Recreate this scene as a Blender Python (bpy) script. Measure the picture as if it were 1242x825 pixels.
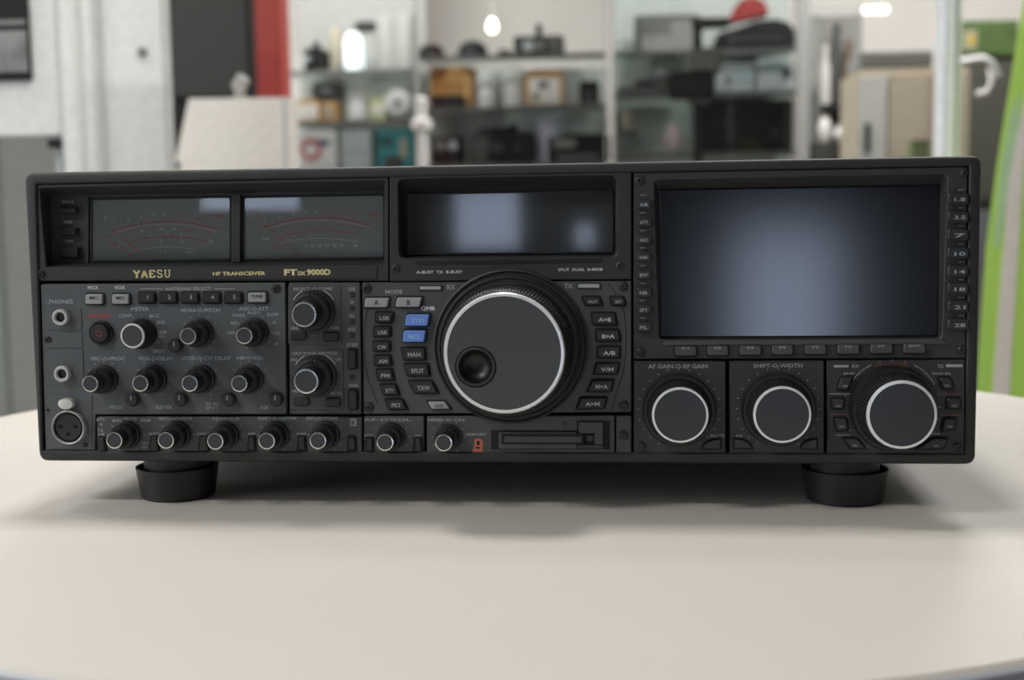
import bpy, bmesh, math, random
from mathutils import Vector, Matrix
random.seed(7)
for o in list(bpy.data.objects): bpy.data.objects.remove(o)
SC = bpy.context.scene
COL = SC.collection
TT = 0.74                      # table top height
PZ = TT + 0.026                # bottom of the radio's front frame
# ------------------------------------------------------------------ camera
F = 1588.61
CAM = Vector((0.0794472, -0.7054726, 0.1390083 + PZ))
yaw, pit, rol = -0.0946384, -0.0999636, -0.0146598
FW = Vector((math.sin(yaw)*math.cos(pit), math.cos(yaw)*math.cos(pit), math.sin(pit)))
_r = Vector((math.cos(yaw), -math.sin(yaw), 0)); _u = _r.cross(FW)
RT = _r*math.cos(rol) + _u*math.sin(rol); UP = -_r*math.sin(rol) + _u*math.cos(rol)
cd = bpy.data.cameras.new('camera'); cam = bpy.data.objects.new('camera', cd); COL.objects.link(cam)
cd.sensor_width = 36; cd.lens = F/1242*36; cd.clip_start = .01; cd.clip_end = 60
M = Matrix((RT, UP, -FW)).transposed().to_4x4(); M.translation = CAM; cam.matrix_world = M
cd.dof.use_dof = True; cd.dof.focus_distance = 0.71; cd.dof.aperture_fstop = 46/6.5
SC.camera = cam
# ------------------------------------------------------------------ world, lights, exposure
SC.view_settings.view_transform = 'Standard'; SC.view_settings.look = 'None'
SC.view_settings.gamma = 1; SC.view_settings.exposure = 0.0
w = bpy.data.worlds.new('sky'); SC.world = w; w.use_nodes = True
bg = w.node_tree.nodes['Background']; bg.inputs[0].default_value = (.70, .80, 1.0, 1); bg.inputs[1].default_value = 7
def area(name, loc, size, power, col=(1, .985, .96), rot=(0, 0, 0), sy=None):
    l = bpy.data.lights.new(name, 'AREA'); l.energy = power; l.color = col; l.size = size
    if sy: l.shape = 'RECTANGLE'; l.size_y = sy
    o = bpy.data.objects.new(name, l); COL.objects.link(o); o.location = loc; o.rotation_euler = rot
    return o
KEY = (-.15, .42, 2.72)
area('ceiling_lamp_light', KEY, .32, 22)
area('ceiling_lamp_light', (-1.7, -1.3, 2.72), 1.1, 36, sy=.3)  # added front-left panel, brightens the radio's front
area('ceiling_lamp_light', (-1.2, 3.5, 2.72), 1.1, 62, sy=.3)  # added rear panel to brighten the back wall and left shelving
area('ceiling_lamp_light', (1.0, 3.5, 2.72), 1.1, 62, sy=.3)  # its added twin for the right shelving
area('ceiling_lamp_light', (-2.0, 1.0, 2.72), 1.1, 14, sy=.3)  # added fill over the far left sign and pillar
area('window_daylight', (-2.93, -1.6, 1.5), 1.6, 34, (.86, .93, 1), (0, -math.pi/2, 0), sy=2.0)  # added fill from the left; the wall behind it is solid
LAMPS = [(-.15, .42, .36, .36), (-1.7, -1.3, 1.2, .36), (-1.2, 3.5, 1.2, .36), (1.0, 3.5, 1.2, .36), (-2.0, 1.0, 1.2, .36)]

# ------------------------------------------------------------------ helpers
def at(px, py, Y):             # a measured direction carried out to the plane y = Y (world)
    d = FW*F + RT*(px-621) - UP*(py-412.5)
    t = (Y-CAM.y)/d.y
    return CAM + d*t
def PX(px, py, y=0.0):         # the same on a plane of the radio, in the radio's own frame
    p = at(px, py, y)
    return (p.x, p.z-TT)
def V(view, x, y):
    return (view[0]+x/view[2], view[1]+y/view[2])
def lin(c):
    c = c/255.
    return c/12.92 if c <= .04045 else ((c+.055)/1.055)**2.4
MATS = {}
def mat(name, rgb, rough=.5, metal=0, var=.06, scale=60, bump=0, spec=.5, emit=0, clear=0):
    if name in MATS: return MATS[name]
    m = bpy.data.materials.new(name); m.use_nodes = True
    nt = m.node_tree; n = nt.nodes; b = n['Principled BSDF']
    c = [lin(v) for v in rgb]
    tc = n.new('ShaderNodeTexCoord'); no = n.new('ShaderNodeTexNoise'); no.inputs['Scale'].default_value = scale; no.inputs['Detail'].default_value = 4
    nt.links.new(tc.outputs['Object'], no.inputs['Vector'])
    r = n.new('ShaderNodeValToRGB')
    r.color_ramp.elements[0].color = (*[v*(1-var) for v in c], 1); r.color_ramp.elements[0].position = .3
    r.color_ramp.elements[1].color = (*[min(1, v*(1+var)) for v in c], 1); r.color_ramp.elements[1].position = .7
    nt.links.new(no.outputs['Fac'], r.inputs[0]); nt.links.new(r.outputs[0], b.inputs['Base Color'])
    b.inputs['Roughness'].default_value = rough; b.inputs['Metallic'].default_value = metal
    b.inputs['Specular IOR Level'].default_value = spec
    b.inputs['Coat Weight'].default_value = clear
    if bump:
        bp = n.new('ShaderNodeBump'); bp.inputs['Strength'].default_value = bump; bp.inputs['Distance'].default_value = .0005
        n2 = n.new('ShaderNodeTexNoise'); n2.inputs['Scale'].default_value = scale*20; nt.links.new(tc.outputs['Object'], n2.inputs['Vector'])
        nt.links.new(n2.outputs['Fac'], bp.inputs['Height']); nt.links.new(bp.outputs[0], b.inputs['Normal'])
    if emit:
        b.inputs['Emission Color'].default_value = (*c, 1); b.inputs['Emission Strength'].default_value = emit
    MATS[name] = m
    return m
def glass(name, tint=(1, 1, 1), rough=.02, refl=1.0, ior=1.5):
    if name in MATS: return MATS[name]
    m = bpy.data.materials.new(name); m.use_nodes = True; nt = m.node_tree; n = nt.nodes; n.clear()
    out = n.new('ShaderNodeOutputMaterial'); mx = n.new('ShaderNodeMixShader'); t = n.new('ShaderNodeBsdfTransparent'); g = n.new('ShaderNodeBsdfGlossy'); f = n.new('ShaderNodeFresnel')
    f.inputs[0].default_value = ior; t.inputs[0].default_value = (*tint, 1); g.inputs['Roughness'].default_value = rough
    g.inputs['Color'].default_value = (refl, refl, refl, 1)
    nt.links.new(f.outputs[0], mx.inputs[0]); nt.links.new(t.outputs[0], mx.inputs[1]); nt.links.new(g.outputs[0], mx.inputs[2]); nt.links.new(mx.outputs[0], out.inputs[0])
    MATS[name] = m
    return m
def link(name, me, m, parent=None, loc=None, smooth=False):
    o = bpy.data.objects.new(name, me); COL.objects.link(o)
    if m: me.materials.append(m)
    if parent: o.parent = parent
    if loc: o.location = loc
    if smooth:
        for p in me.polygons: p.use_smooth = True
    return o
def tag(o, label=None, cat=None, group=None, kind=None):
    if label: o['label'] = label
    if cat: o['category'] = cat
    if group: o['group'] = group
    if kind: o['kind'] = kind
    return o
def thing(name, loc, label, cat, group=None, rz=0):
    o = bpy.data.objects.new(name, None); o.empty_display_size = .02; COL.objects.link(o); o.location = loc; o.rotation_euler.z = rz
    return tag(o, label, cat, group)
def tobj(name, bm, m, parent=None, smooth=False, loc=None, sharp=None):
    bmesh.ops.recalc_face_normals(bm, faces=bm.faces)
    me = bpy.data.meshes.new(name); bm.to_mesh(me); bm.free()
    o = link(name, me, m, parent, loc, smooth)
    if smooth:
        try: me.set_sharp_from_angle(angle=math.radians(sharp or 35))
        except Exception: pass
    return o
def addbox(bm, a, b, bev=0):
    x0, y0, z0 = a; x1, y1, z1 = b
    vs = [bm.verts.new((x, y, z)) for x in (x0, x1) for y in (y0, y1) for z in (z0, z1)]
    fs = [bm.faces.new([vs[i] for i in f]) for f in ((0, 1, 3, 2), (4, 6, 7, 5), (0, 4, 5, 1), (2, 3, 7, 6), (0, 2, 6, 4), (1, 5, 7, 3))]
    if bev:
        es = {e for f in fs for e in f.edges}
        bmesh.ops.bevel(bm, geom=list(es), offset=bev, segments=2, affect='EDGES')
def box(name, a, b, m, parent=None, bev=0, loc=None):
    bm = bmesh.new(); addbox(bm, a, b, bev); return tobj(name, bm, m, parent, loc=loc)
def rquad(pts, r, k=4):        # rounded polygon loop
    out = []; n = len(pts)
    for i in range(n):
        p = Vector(pts[i]); a = Vector(pts[i-1]); b = Vector(pts[(i+1) % n])
        da = (a-p); db = (b-p); rr = min(r, da.length*.45, db.length*.45)
        A = p+da.normalized()*rr; B = p+db.normalized()*rr
        for j in range(k+1):
            t = j/k; q = A*(1-t)**2 + p*2*t*(1-t) + B*t*t
            out.append((q.x, q.y))
    return out
def inset(pts, d):
    n = len(pts); out = []
    s = sum(pts[i][0]*pts[(i+1) % n][1]-pts[(i+1) % n][0]*pts[i][1] for i in range(n)); sg = 1 if s > 0 else -1
    for i in range(n):
        p = Vector(pts[i]); a = (p-Vector(pts[i-1])).normalized(); b = (Vector(pts[(i+1) % n])-p).normalized()
        na = Vector((-a.y, a.x))*sg; nb = Vector((-b.y, b.x))*sg
        m_ = na+nb; l = m_.length_squared
        q = p + m_*(2*d/l if l > .3 else d)
        out.append((q.x, q.y))
    return out
def loops(name, ls, m, parent=None, cap0=False, cap1=True, smooth=False):   # ls: list of (points, y), bridged
    bm = bmesh.new(); vv = [[bm.verts.new((x, y, z)) for x, z in pts] for pts, y in ls]
    n = len(vv[0])
    for a, b in zip(vv, vv[1:]):
        for i in range(n): bm.faces.new((a[i], a[(i+1) % n], b[(i+1) % n], b[i]))
    if cap0: bm.faces.new(vv[0])
    if cap1: bm.faces.new(vv[-1])
    return tobj(name, bm, m, parent, smooth)
def prism(name, poly, yf, yb, m, parent, r=.001, bev=.0004, k=3):   # raised plate: front at yf, back at yb
    q = inset(poly, bev)
    return loops(name, [(rquad(poly, r, k), yb), (rquad(poly, r, k), yf+bev), (rquad(q, max(r-bev, .0002), k), yf)], m, parent, cap0=True)
def lathe(name, c, prof, m, parent=None, seg=48, axis='Y', knurl=0, kn=None, smooth=True, caps=True):
    # prof: list of (radius, along, ribbed?)
    bm = bmesh.new(); rings = []
    for p in prof:
        r, a = p[0], p[1]; kf = len(p) > 2 and p[2]
        ring = []
        for i in range(seg):
            t = 2*math.pi*i/seg
            rr = r*(1-(knurl if (kf and i % 2) else 0))
            if axis == 'Y': co = (c[0]+rr*math.cos(t), a, c[1]+rr*math.sin(t))
            else: co = (c[0]+rr*math.cos(t), c[1]+rr*math.sin(t), a)
            ring.append(bm.verts.new(co))
        rings.append(ring)
    for a, b in zip(rings, rings[1:]):
        for i in range(seg): bm.faces.new((a[i], a[(i+1) % seg], b[(i+1) % seg], b[i]))
    if caps: bm.faces.new(rings[0]); bm.faces.new(rings[-1])
    return tobj(name, bm, m, parent, smooth and not knurl)
_dg = None
def words(s, cx, cz, h, y, m, parent, wd=None, name='lettering', bold=.02, align='C', shear=0):
    cu = bpy.data.curves.new('t', 'FONT'); cu.body = s; cu.size = 1; cu.offset = bold; cu.resolution_u = 2; cu.extrude = 0
    cu.shear = shear
    o = bpy.data.objects.new('t', cu); COL.objects.link(o)
    dg = bpy.context.evaluated_depsgraph_get(); me = bpy.data.meshes.new_from_object(o.evaluated_get(dg))
    bpy.data.objects.remove(o); bpy.data.curves.remove(cu)
    xs = [v.co.x for v in me.vertices]; ys = [v.co.y for v in me.vertices]
    if not xs: return None
    x0, x1, y0, y1 = min(xs), max(xs), min(ys), max(ys)
    sz = h/max(y1-y0, .3); sx = sz*1.05 if not wd else wd/(x1-x0)
    for v in me.vertices:
        v.co = ((v.co.x-(x0+x1)/2)*sx+cx, y, (v.co.y-(y0+y1)/2)*sz+cz)
    me.materials.clear()
    return link(name, me, m, parent)
def W(view, s, x, y, hpx, m, parent, yy, wpx=None, **k):    # text at a measured spot
    sc = view[2]; c = PX(*V(view, x, y), yy)
    a = PX(*V(view, x, y-hpx/2), yy)[1]-PX(*V(view, x, y+hpx/2), yy)[1]
    wd = None
    if wpx: wd = PX(*V(view, x+wpx/2, y), yy)[0]-PX(*V(view, x-wpx/2, y), yy)[0]
    return words(s, c[0], c[1], a, yy, m, parent, wd, **k)
def ribbon(bm, pts, wd, y):     # flat printed stroke on a plane of the radio
    n = len(pts); L = []; R = []
    for i in range(n):
        a = Vector(pts[max(i-1, 0)]); b = Vector(pts[min(i+1, n-1)]); d = (b-a).normalized(); nn = Vector((-d.y, d.x))*wd/2
        p = Vector(pts[i]); L.append(bm.verts.new((p.x+nn.x, y, p.y+nn.y))); R.append(bm.verts.new((p.x-nn.x, y, p.y-nn.y)))
    for i in range(n-1): bm.faces.new((L[i], L[i+1], R[i+1], R[i]))
def poly(view, pts, y=0):
    return [PX(*V(view, a, b), y) for a, b in pts]
def rect(view, x0, y0, x1, y1, y=0):
    return poly(view, [(x0, y0), (x1, y0), (x1, y1), (x0, y1)], y)
FULL = (0, 0, 1)

# ------------------------------------------------------------------ materials
m_bezel = mat('satin_black_frame', (43, 43, 43), .55, var=.03, bump=.15)
m_plate = mat('charcoal_plate', (71, 72, 73), .5, var=.04, bump=.2)
m_plate_l = mat('grey_blue_plate', (80, 83, 86), .5, var=.04, bump=.2)  # lighter plate, stronger light on the radio's left put into the colour
m_plate_r = mat('dark_charcoal_plate', (50, 50, 50), .5, var=.04, bump=.2)  # darker plate, weaker light on the radio's right put into the colour
m_groove = mat('black_recess', (14, 14, 14), .7)
m_knob = mat('black_rubber', (30, 30, 31), .45, var=.04)
m_cap = mat('spun_dark_cap', (62, 64, 66), .4, .0, var=.03)
m_caps = mat('small_dark_cap', (52, 54, 55), .45, var=.03)
m_ring = mat('polished_ring', (215, 215, 212), .25, .9, var=.02)
m_ringw = mat('bright_ring', (235, 235, 235), .3, .35, var=.02)
m_btn = mat('black_button', (40, 41, 41), .4, var=.04)
m_btn_l = mat('pale_grey_button', (150, 152, 152), .45, var=.04)
m_blue = mat('blue_button', (104, 143, 216), .4, var=.04)
m_print = mat('pale_print', (200, 202, 203), .6, var=.02)
m_print_d = mat('dim_print', (156, 159, 162), .6, var=.02)
m_printk = mat('black_print', (30, 30, 30), .6, var=.02)
m_gold = mat('gold_print', (228, 214, 165), .35, .3, var=.02)
m_red = mat('red_print', (238, 126, 120), .6, var=.02)
m_orange = mat('orange_print', (196, 108, 80), .5, var=.02)
m_orange_d = mat('dull_orange_print', (120, 74, 56), .6, var=.02)
m_redp = mat('dull_red_print', (165, 66, 66), .6, var=.02)
m_nut = mat('pale_nut', (200, 200, 198), .4, .25, var=.03)
m_metal = mat('steel', (190, 190, 188), .3, .9, var=.03)
m_latch = mat('cast_latch', (205, 205, 200), .45, .3, var=.06)
m_dial = mat('meter_card', (188, 188, 183), .6, var=.04)
m_white = mat('white_print', (245, 244, 240), .6, var=.02)
m_pane = glass('meter_pane', (.92, .95, .95), .015, 1.0, 1.45)
m_lcd = mat('display_glass', (52, 54, 55), .06, var=.03, spec=.5)
m_tft = mat('screen_glass', (26, 27, 29), .135, var=.02, spec=.6)

# ================================================================== SETTING
m_floor = mat('pale_vinyl_floor', (150, 148, 144), .4, var=.08, scale=4)
m_wall = mat('off_white_paint', (228, 223, 217), .8, var=.03, scale=3)
m_walll = mat('grey_wall_paint', (150, 151, 150), .8, var=.05, scale=2)
m_wallf = mat('dark_wall_paint', (70, 72, 74), .8, var=.05, scale=2)
m_ceil = mat('ceiling_paint', (215, 214, 210), .9, var=.02, scale=3)
X0, X1, Y0, Y1, ZC = -3.0, 3.2, -4.2, 5.2, 2.8
def structure(o): o['kind'] = 'structure'; return o
structure(box('floor', (X0-.1, Y0-.1, -.1), (X1+.1, Y1+.1, 0), m_floor))
structure(box('ceiling', (X0-.1, Y0-.1, ZC), (X1+.1, Y1+.1, ZC+.1), m_ceil))
structure(box('wall_back', (X0-.1, Y1, 0), (X1+.1, Y1+.1, ZC), m_wall))
structure(box('wall_left', (X0-.1, Y0, 0), (X0, Y1, ZC), m_walll))
structure(box('wall_right', (X1, Y0, 0), (X1+.1, Y1, ZC), m_walll))
# front wall with added openings, sized for the reflections on screen and meters
ops = [(-1.62, .90, -1.18, 1.12), (-.62, .74, -.34, 1.0), (-.16, .74, -.06, .86), (.44, .10, .84, .84)]
bm = bmesh.new()
xs = sorted({X0, X1} | {v for o in ops for v in (o[0], o[2])})
for a, b in zip(xs, xs[1:]):
    mid = (a+b)/2; hit = [o for o in ops if o[0] < mid < o[2]]
    if hit:
        o = hit[0]; addbox(bm, (a, Y0-.1, 0), (b, Y0, o[1])); addbox(bm, (a, Y0-.1, o[3]), (b, Y0, ZC))
    else: addbox(bm, (a, Y0-.1, 0), (b, Y0, ZC))
structure(tobj('wall_front', bm, m_wallf))
m_frame = mat('window_frame_paint', (60, 62, 64), .5)
m_wpane = glass('window_glass', (.95, .97, 1), .01)
for i, o in enumerate(ops):
    bm = bmesh.new(); t = .015
    addbox(bm, (o[0], Y0-.08, o[1]), (o[0]+t, Y0+.01, o[3])); addbox(bm, (o[2]-t, Y0-.08, o[1]), (o[2], Y0+.01, o[3]))
    addbox(bm, (o[0]+t, Y0-.08, o[1]), (o[2]-t, Y0+.01, o[1]+t)); addbox(bm, (o[0]+t, Y0-.08, o[3]-t), (o[2]-t, Y0+.01, o[3]))
    wf = structure(tobj('window_%d' % (i+1), bm, m_frame))
    box('pane', (o[0]+t, Y0-.05, o[1]+t), (o[2]-t, Y0-.046, o[3]-t), m_wpane, wf)
for nm, a, b in (('baseboard_back', (X0, Y1-.015, 0), (X1, Y1, .08)), ('baseboard_left', (X0, Y0, 0), (X0+.015, Y1-.015, .08)), ('baseboard_right', (X1-.015, Y0, 0), (X1, Y1-.015, .08))):
    structure(box(nm, a, b, m_wall))
m_diff = mat('lamp_diffuser', (255, 250, 240), .6, emit=6)
m_lampf = mat('lamp_frame', (225, 225, 222), .5)
LABS = ['small square ceiling light panel straight above the round table', 'long ceiling light panel in front of the table', 'long ceiling light panel before the left shelving', 'long ceiling light panel before the right shelving', 'long ceiling light panel above the far left sign']
for i, (x, y, a, b) in enumerate(LAMPS):
    t = thing('ceiling_light', (x, y, ZC-.06), LABS[i], 'ceiling light', 'ceiling light panels')
    bm = bmesh.new(); addbox(bm, (-a/2-.02, -b/2-.02, 0), (-a/2, b/2+.02, .06)); addbox(bm, (a/2, -b/2-.02, 0), (a/2+.02, b/2+.02, .06))
    addbox(bm, (-a/2, -b/2-.02, 0), (a/2, -b/2, .06)); addbox(bm, (-a/2, b/2, 0), (a/2, b/2+.02, .06))
    tobj('frame', bm, m_lampf, t); box('diffuser', (-a/2, -b/2, .02), (a/2, b/2, .03), m_diff, t)

# ================================================================== TABLE
m_table = mat('cream_laminate', (206, 200, 192), .5, var=.02, scale=5, spec=.3)
m_tedge = mat('silver_edge_band', (176, 178, 186), .35, .2)
TC = (.0039, .1847); TR = .470
tb = thing('round_table', (TC[0], TC[1], 0), 'round cream laminate table with a grey edge under the black radio', 'table')
lathe('tabletop', (0, 0), [(TR-.004, TT-.028), (TR-.0015, TT-.026), (TR-.0015, TT-.002), (TR-.0035, TT)], m_table, tb, 128, 'Z')
lathe('edge_band', (0, 0), [(TR-.0014, TT-.0275), (TR+.0005, TT-.026), (TR+.0005, TT-.003), (TR-.0014, TT-.0018)], m_tedge, tb, 128, 'Z', caps=False)
lathe('column', (0, 0), [(.035, .03), (.035, TT-.05), (.12, TT-.045), (.12, TT-.029)], m_metal, tb, 40, 'Z')
lathe('base', (0, 0), [(.27, 0), (.27, .008), (.25, .014), (.05, .03)], m_metal, tb, 64, 'Z')

# ================================================================== RADIO
R = thing('radio_transceiver', (0, 0, TT), 'black desktop radio transceiver with meters, many knobs and a blank screen', 'radio')
# views: origin and magnification of the measured details
A1 = (20, 180, 3.8812); A2 = (20, 370, 3.8812); A3 = (270, 190, 4.7769); A4 = (330, 330, 5.895); A5 = (330, 450, 5.895)
A6 = (440, 190, 3.6529); A7 = (430, 330, 4.5833); A8 = (500, 460, 4.4357); A9 = (500, 320, 3.9286)
B2 = (750, 180, 3.4391); B3 = (980, 180, 3.4391); B4 = (750, 400, 4.5826); B5 = (980, 400, 4.5826)
CB = (260, 500, 6.9); CA = (110, 500, 7.7625)
hw = .259; H0 = .026; H1 = .026+.16284
outer = [(-hw, H1), (hw, H1), (hw, H0), (-hw, H0)]
inner = poly(FULL, [(43.5, 223), (1176, 201), (1171, 550.5), (51.5, 547)])
def ins(p, d): return inset(p, d)
N = 6
loops('front_frame', [(rquad(outer, .0055, N), .022), (rquad(outer, .0055, N), .0022), (rquad(ins(outer, .0008), .005, N), .0006), (rquad(ins(outer, .002), .0045, N), 0),
      (rquad(ins(inner, -.0008), .0018, N), .0), (rquad(inner, .0012, N), .0008), (rquad(inner, .0012, N), .0184)], m_bezel, R, cap1=False, smooth=True)
bm = bmesh.new(); addbox(bm, (-.2545, .0219, H0+.003), (.2545, .43, H1-.003), .003)
tobj('chassis', bm, mat('matt_black_case', (38, 38, 39), .5, var=.03, bump=.3), R)
loops('face_backing', [(rquad(ins(outer, .0009), .005, 4), .0218), (rquad(ins(outer, .0009), .005, 4), .0185)], m_groove, R, cap0=True)
# feet
for fx, fy in ((-.189, .031), (.1955, .031), (-.189, .39), (.1955, .39)):
    f = lathe('foot', (fx, fy), [(.0195, 0), (.0212, .001), (.0234, .0155), (.0238, .0182), (.0222, .0182), (.0216, .0145), (.01, .0145)], m_knob, R, 56, 'Z')
    lathe('foot_mount', (fx, fy), [(.0190, .0146), (.0190, H0+.0034)], m_bezel, f, 48, 'Z')

YP = .0012      # front of the module plates
YB = .012       # back of the plates
def plate(name, pts, m=m_plate, yf=YP, r=.0008, view=FULL):
    return prism(name, poly(view, pts, 0), yf, YB, m, R, r, .0005)
def ring_plate(name, outp, inp, back, m, yf, yback, r_out=.001, r_in=.002, r_b=.001, mback=None):
    K = 5
    o = loops(name, [(rquad(outp, r_out, K), YB+.004), (rquad(outp, r_out, K), yf+.0005), (rquad(ins(outp, .0005), r_out, K), yf),
               (rquad(ins(inp, -.0005), r_in, K), yf), (rquad(inp, r_in, K), yf+.0006), (rquad(back, r_b, K), yback)], m, R, cap1=False)
    return o
SHELF = FULL
# --- meter module: outer plate, deep recess, two meters
mo = poly(FULL, [(43.5, 223.5), (471, 214.5), (471, 341), (46.5, 341)])
mi = poly(FULL, [(47, 228.5), (467, 219.5), (467, 322), (55, 324)])
mb = poly(FULL, [(60, 237), (466, 231.5), (466, 317), (62, 320)], .013)
ring_plate('meter_housing', mo, mi, mb, m_bezel, YP, .013, r_in=.0012)
loops('meter_fascia', [(rquad(ins(mb, -.0003), .0008, 2), .0136), (rquad(ins(mb, -.0003), .0008, 2), .0130)], m_plate_r, R)
def meter(pts, arcs, needle, marks, view, idx):
    q = poly(FULL, pts, .0125)
    fr = loops('meter', [(rquad(ins(q, -.0012), .002, 4), .0131), (rquad(ins(q, -.0012), .002, 4), .0122), (rquad(ins(q, -.0006), .0018, 4), .0116), (rquad(q, .0015, 4), .0116), (rquad(q, .0015, 4), .0129)], m_btn, R, cap1=False)
    loops('dial_card', [(rquad(ins(q, .00005), .0014, 4), .0129), (rquad(ins(q, .00005), .0014, 4), .01285)], m_dial, fr)
    yd = .0127
    bmr = bmesh.new(); bmw = bmesh.new()
    for (a, b, c, wd, red) in arcs:
        P = []
        for j in range(21):
            t = j/20; x = a[0]*(1-t)**2+2*t*(1-t)*b[0]+c[0]*t*t; y = a[1]*(1-t)**2+2*t*(1-t)*b[1]+c[1]*t*t
            P.append(PX(*V(view, x, y), yd))
        ribbon(bmr if red else bmw, P, wd, yd)
        n = 13
        for j in range(n):
            i = int(j*20/(n-1)); p = Vector(P[i]); ribbon(bmr if (red and j > 5) else bmw, [(p.x, p.y), (p.x+(j-6)*.00003, p.y+.0010)], .00022, yd)
    tobj('scale_line', bmr, m_red, fr); tobj('scale_line', bmw, m_white, fr)
    bmn = bmesh.new(); ribbon(bmn, [PX(*V(view, *needle[0]), .0121), PX(*V(view, *needle[1]), .0121)], .0004, .0121)
    tobj('needle', bmn, mat('needle_red', (245, 130, 125), .5), fr)
    for (s, x, y, h, red) in marks:
        W(view, s, x, y, h, m_red if red else m_white, fr, .01265, name='scale_number')
    loops('meter_glass', [(rquad(q, .0015, 4), .0120), (rquad(q, .0015, 4), .0119)], m_pane, fr)
def arc3(a, m_, c): return (a, (2*m_[0]-(a[0]+c[0])/2, 2*m_[1]-(a[1]+c[1])/2), c)
meter([(112, 243), (279, 240), (279, 314), (112, 316)],
      [(*arc3((448, 388), (695, 345), (948, 380)), .00055, True), (*arc3((462, 400), (695, 356), (940, 393)), .0003, False),
       (*arc3((535, 440), (710, 416), (890, 440)), .0005, True), (*arc3((560, 485), (705, 464), (850, 480)), .0003, False)],
      ((455, 388), (615, 520)),
      [('S', 418, 328, 16, 0), ('1', 458, 345, 15, 0), ('3', 525, 335, 15, 0), ('5', 587, 322, 16, 0), ('7', 644, 314, 16, 0), ('9', 692, 312, 17, 0), ('+20', 778, 316, 13, 1), ('+40', 858, 330, 13, 1), ('+60dB', 948, 316, 14, 1),
       ('PO', 438, 415, 14, 1), ('50', 590, 388, 13, 0), ('100', 682, 380, 13, 0), ('150', 742, 380, 13, 0), ('200', 805, 385, 13, 1), ('300', 908, 405, 13, 1), ('COMP', 455, 450, 14, 1), ('5', 628, 408, 11, 0), ('10', 712, 402, 11, 0), ('20', 775, 405, 11, 0), ('dB', 915, 437, 13, 0),
       ('ID', 500, 472, 14, 1), ('5', 678, 440, 12, 0), ('15', 780, 440, 12, 0), ('ALC', 540, 502, 15, 1), ('1 . 2 . 3', 680, 488, 12, 0), ('VDD', 815, 490, 12, 0)], A1, 0)
meter([(297, 240.5), (465, 237.5), (465, 311.5), (297, 314)],
      [(*arc3((235, 412), (545, 353), (850, 398)), .00055, True), (*arc3((245, 424), (545, 369), (850, 412)), .0003, False),
       (*arc3((325, 466), (545, 430), (765, 450)), .0005, True), (*arc3((340, 503), (545, 474), (775, 494)), .0003, False)],
      ((245, 395), (452, 582)),
      [('S', 200, 345, 20, 1), ('1', 245, 370, 18, 0), ('3', 330, 348, 18, 0), ('5', 408, 333, 19, 0), ('7', 482, 325, 19, 0), ('9', 542, 322, 20, 0), ('+20', 645, 325, 16, 1), ('+40', 752, 335, 16, 1), ('+60dB', 868, 335, 18, 1),
       ('SWR', 250, 478, 15, 0), ('3', 420, 460, 14, 0), ('2', 505, 455, 14, 0), ('VDD', 310, 525, 17, 1), ('0  10  20  30  40  50', 590, 515, 20, 0), ('dB', 770, 515, 17, 0)], A3, 1)
# divider between the meters and the little keys
prism('divider', poly(FULL, [(282.5, 236), (293.5, 235.5), (293.5, 318), (282.5, 318.5)], .013), .0100, .0132, m_bezel, R)
prism('divider', poly(FULL, [(104.5, 239), (109, 239), (109, 319), (104.5, 319)], .013), .0115, .0132, m_bezel, R)
for (x, y, hwid, hh, s, ly) in ((242, 293, 44, 20, 'MONI', 252), (242, 393, 44, 22, 'VOX', 347), (248, 490, 48, 30, 'DIM', 437)):
    prism('key', rect(A1, x-hwid, y-hh, x+hwid, y+hh, .0105), .0118, .0133, m_btn, R, .001)
    prism('key_cap', rect(A1, x-hwid+8, y-hh+7, x+hwid-8, y+hh-7, .0095), .0098, .0118, m_groove, R, .0008)
    W(A1, s, x, ly, 15, m_print_d, R, .01295)
# brand strip
prism('name_strip', poly(FULL, [(60, 325.5), (457, 323), (457, 338), (60, 340)], 0), .0006, .0015, m_bezel, R, .0006, .0002)
def serif(s, cx, cz, h, wd, y, m, parent):
    G = {'Y': [((0, 1), (.5, .5)), ((1, 1), (.5, .5)), ((.5, .5), (.5, 0)), ((-.12, 1), (.2, 1)), ((.8, 1), (1.12, 1)), ((.3, 0), (.7, 0))],
         'A': [((.08, 0), (.5, 1)), ((.92, 0), (.5, 1)), ((.25, .33), (.75, .33)), ((-.1, 0), (.25, 0)), ((.75, 0), (1.1, 0))],
         'E': [((.18, 0), (.18, 1)), ((0, 1), (.9, 1)), ((0, 0), (.9, 0)), ((.18, .5), (.7, .5)), ((.9, 1), (.9, .75)), ((.9, 0), (.9, .25))],
         'S': [((.9, .78), (.75, 1), (.25, 1), (.1, .8), (.25, .58), (.75, .45), (.92, .22), (.75, 0), (.25, 0), (.08, .22))],
         'U': [((.15, 1), (.15, .25), (.35, 0), (.65, 0), (.85, .25), (.85, 1)), ((0, 1), (.35, 1)), ((.65, 1), (1, 1))]}
    bm = bmesh.new(); n = len(s); cw = wd/n
    for i, ch in enumerate(s):
        for st in G[ch]:
            thick = st[0][1] == st[-1][1] or ch == 'S'
            ribbon(bm, [(cx-wd/2+cw*(i+.12)+p[0]*cw*.76, cz-h/2+p[1]*h) for p in st], h*(.18 if thick else .32), y)
    return tobj('lettering', bm, m, parent)
YN = .0005
a = PX(184, 332.3, 0); tag_s = serif('YAESU', a[0], a[1], .0038, PX(207.5, 332, 0)[0]-PX(161, 332, 0)[0], YN, m_gold, R); tag(tag_s, 'wide gold serif lettering')
W(FULL, 'HF TRANSCEIVER', 290, 331.8, 4.6, m_gold, R, YN, 64, bold=.03)
W(FULL, 'FT', 352.5, 330.4, 7.6, m_gold, R, YN, 16, bold=.045)
W(FULL, 'DX', 366, 331.6, 5.0, m_gold, R, YN, 9.5, bold=.04)
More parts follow.
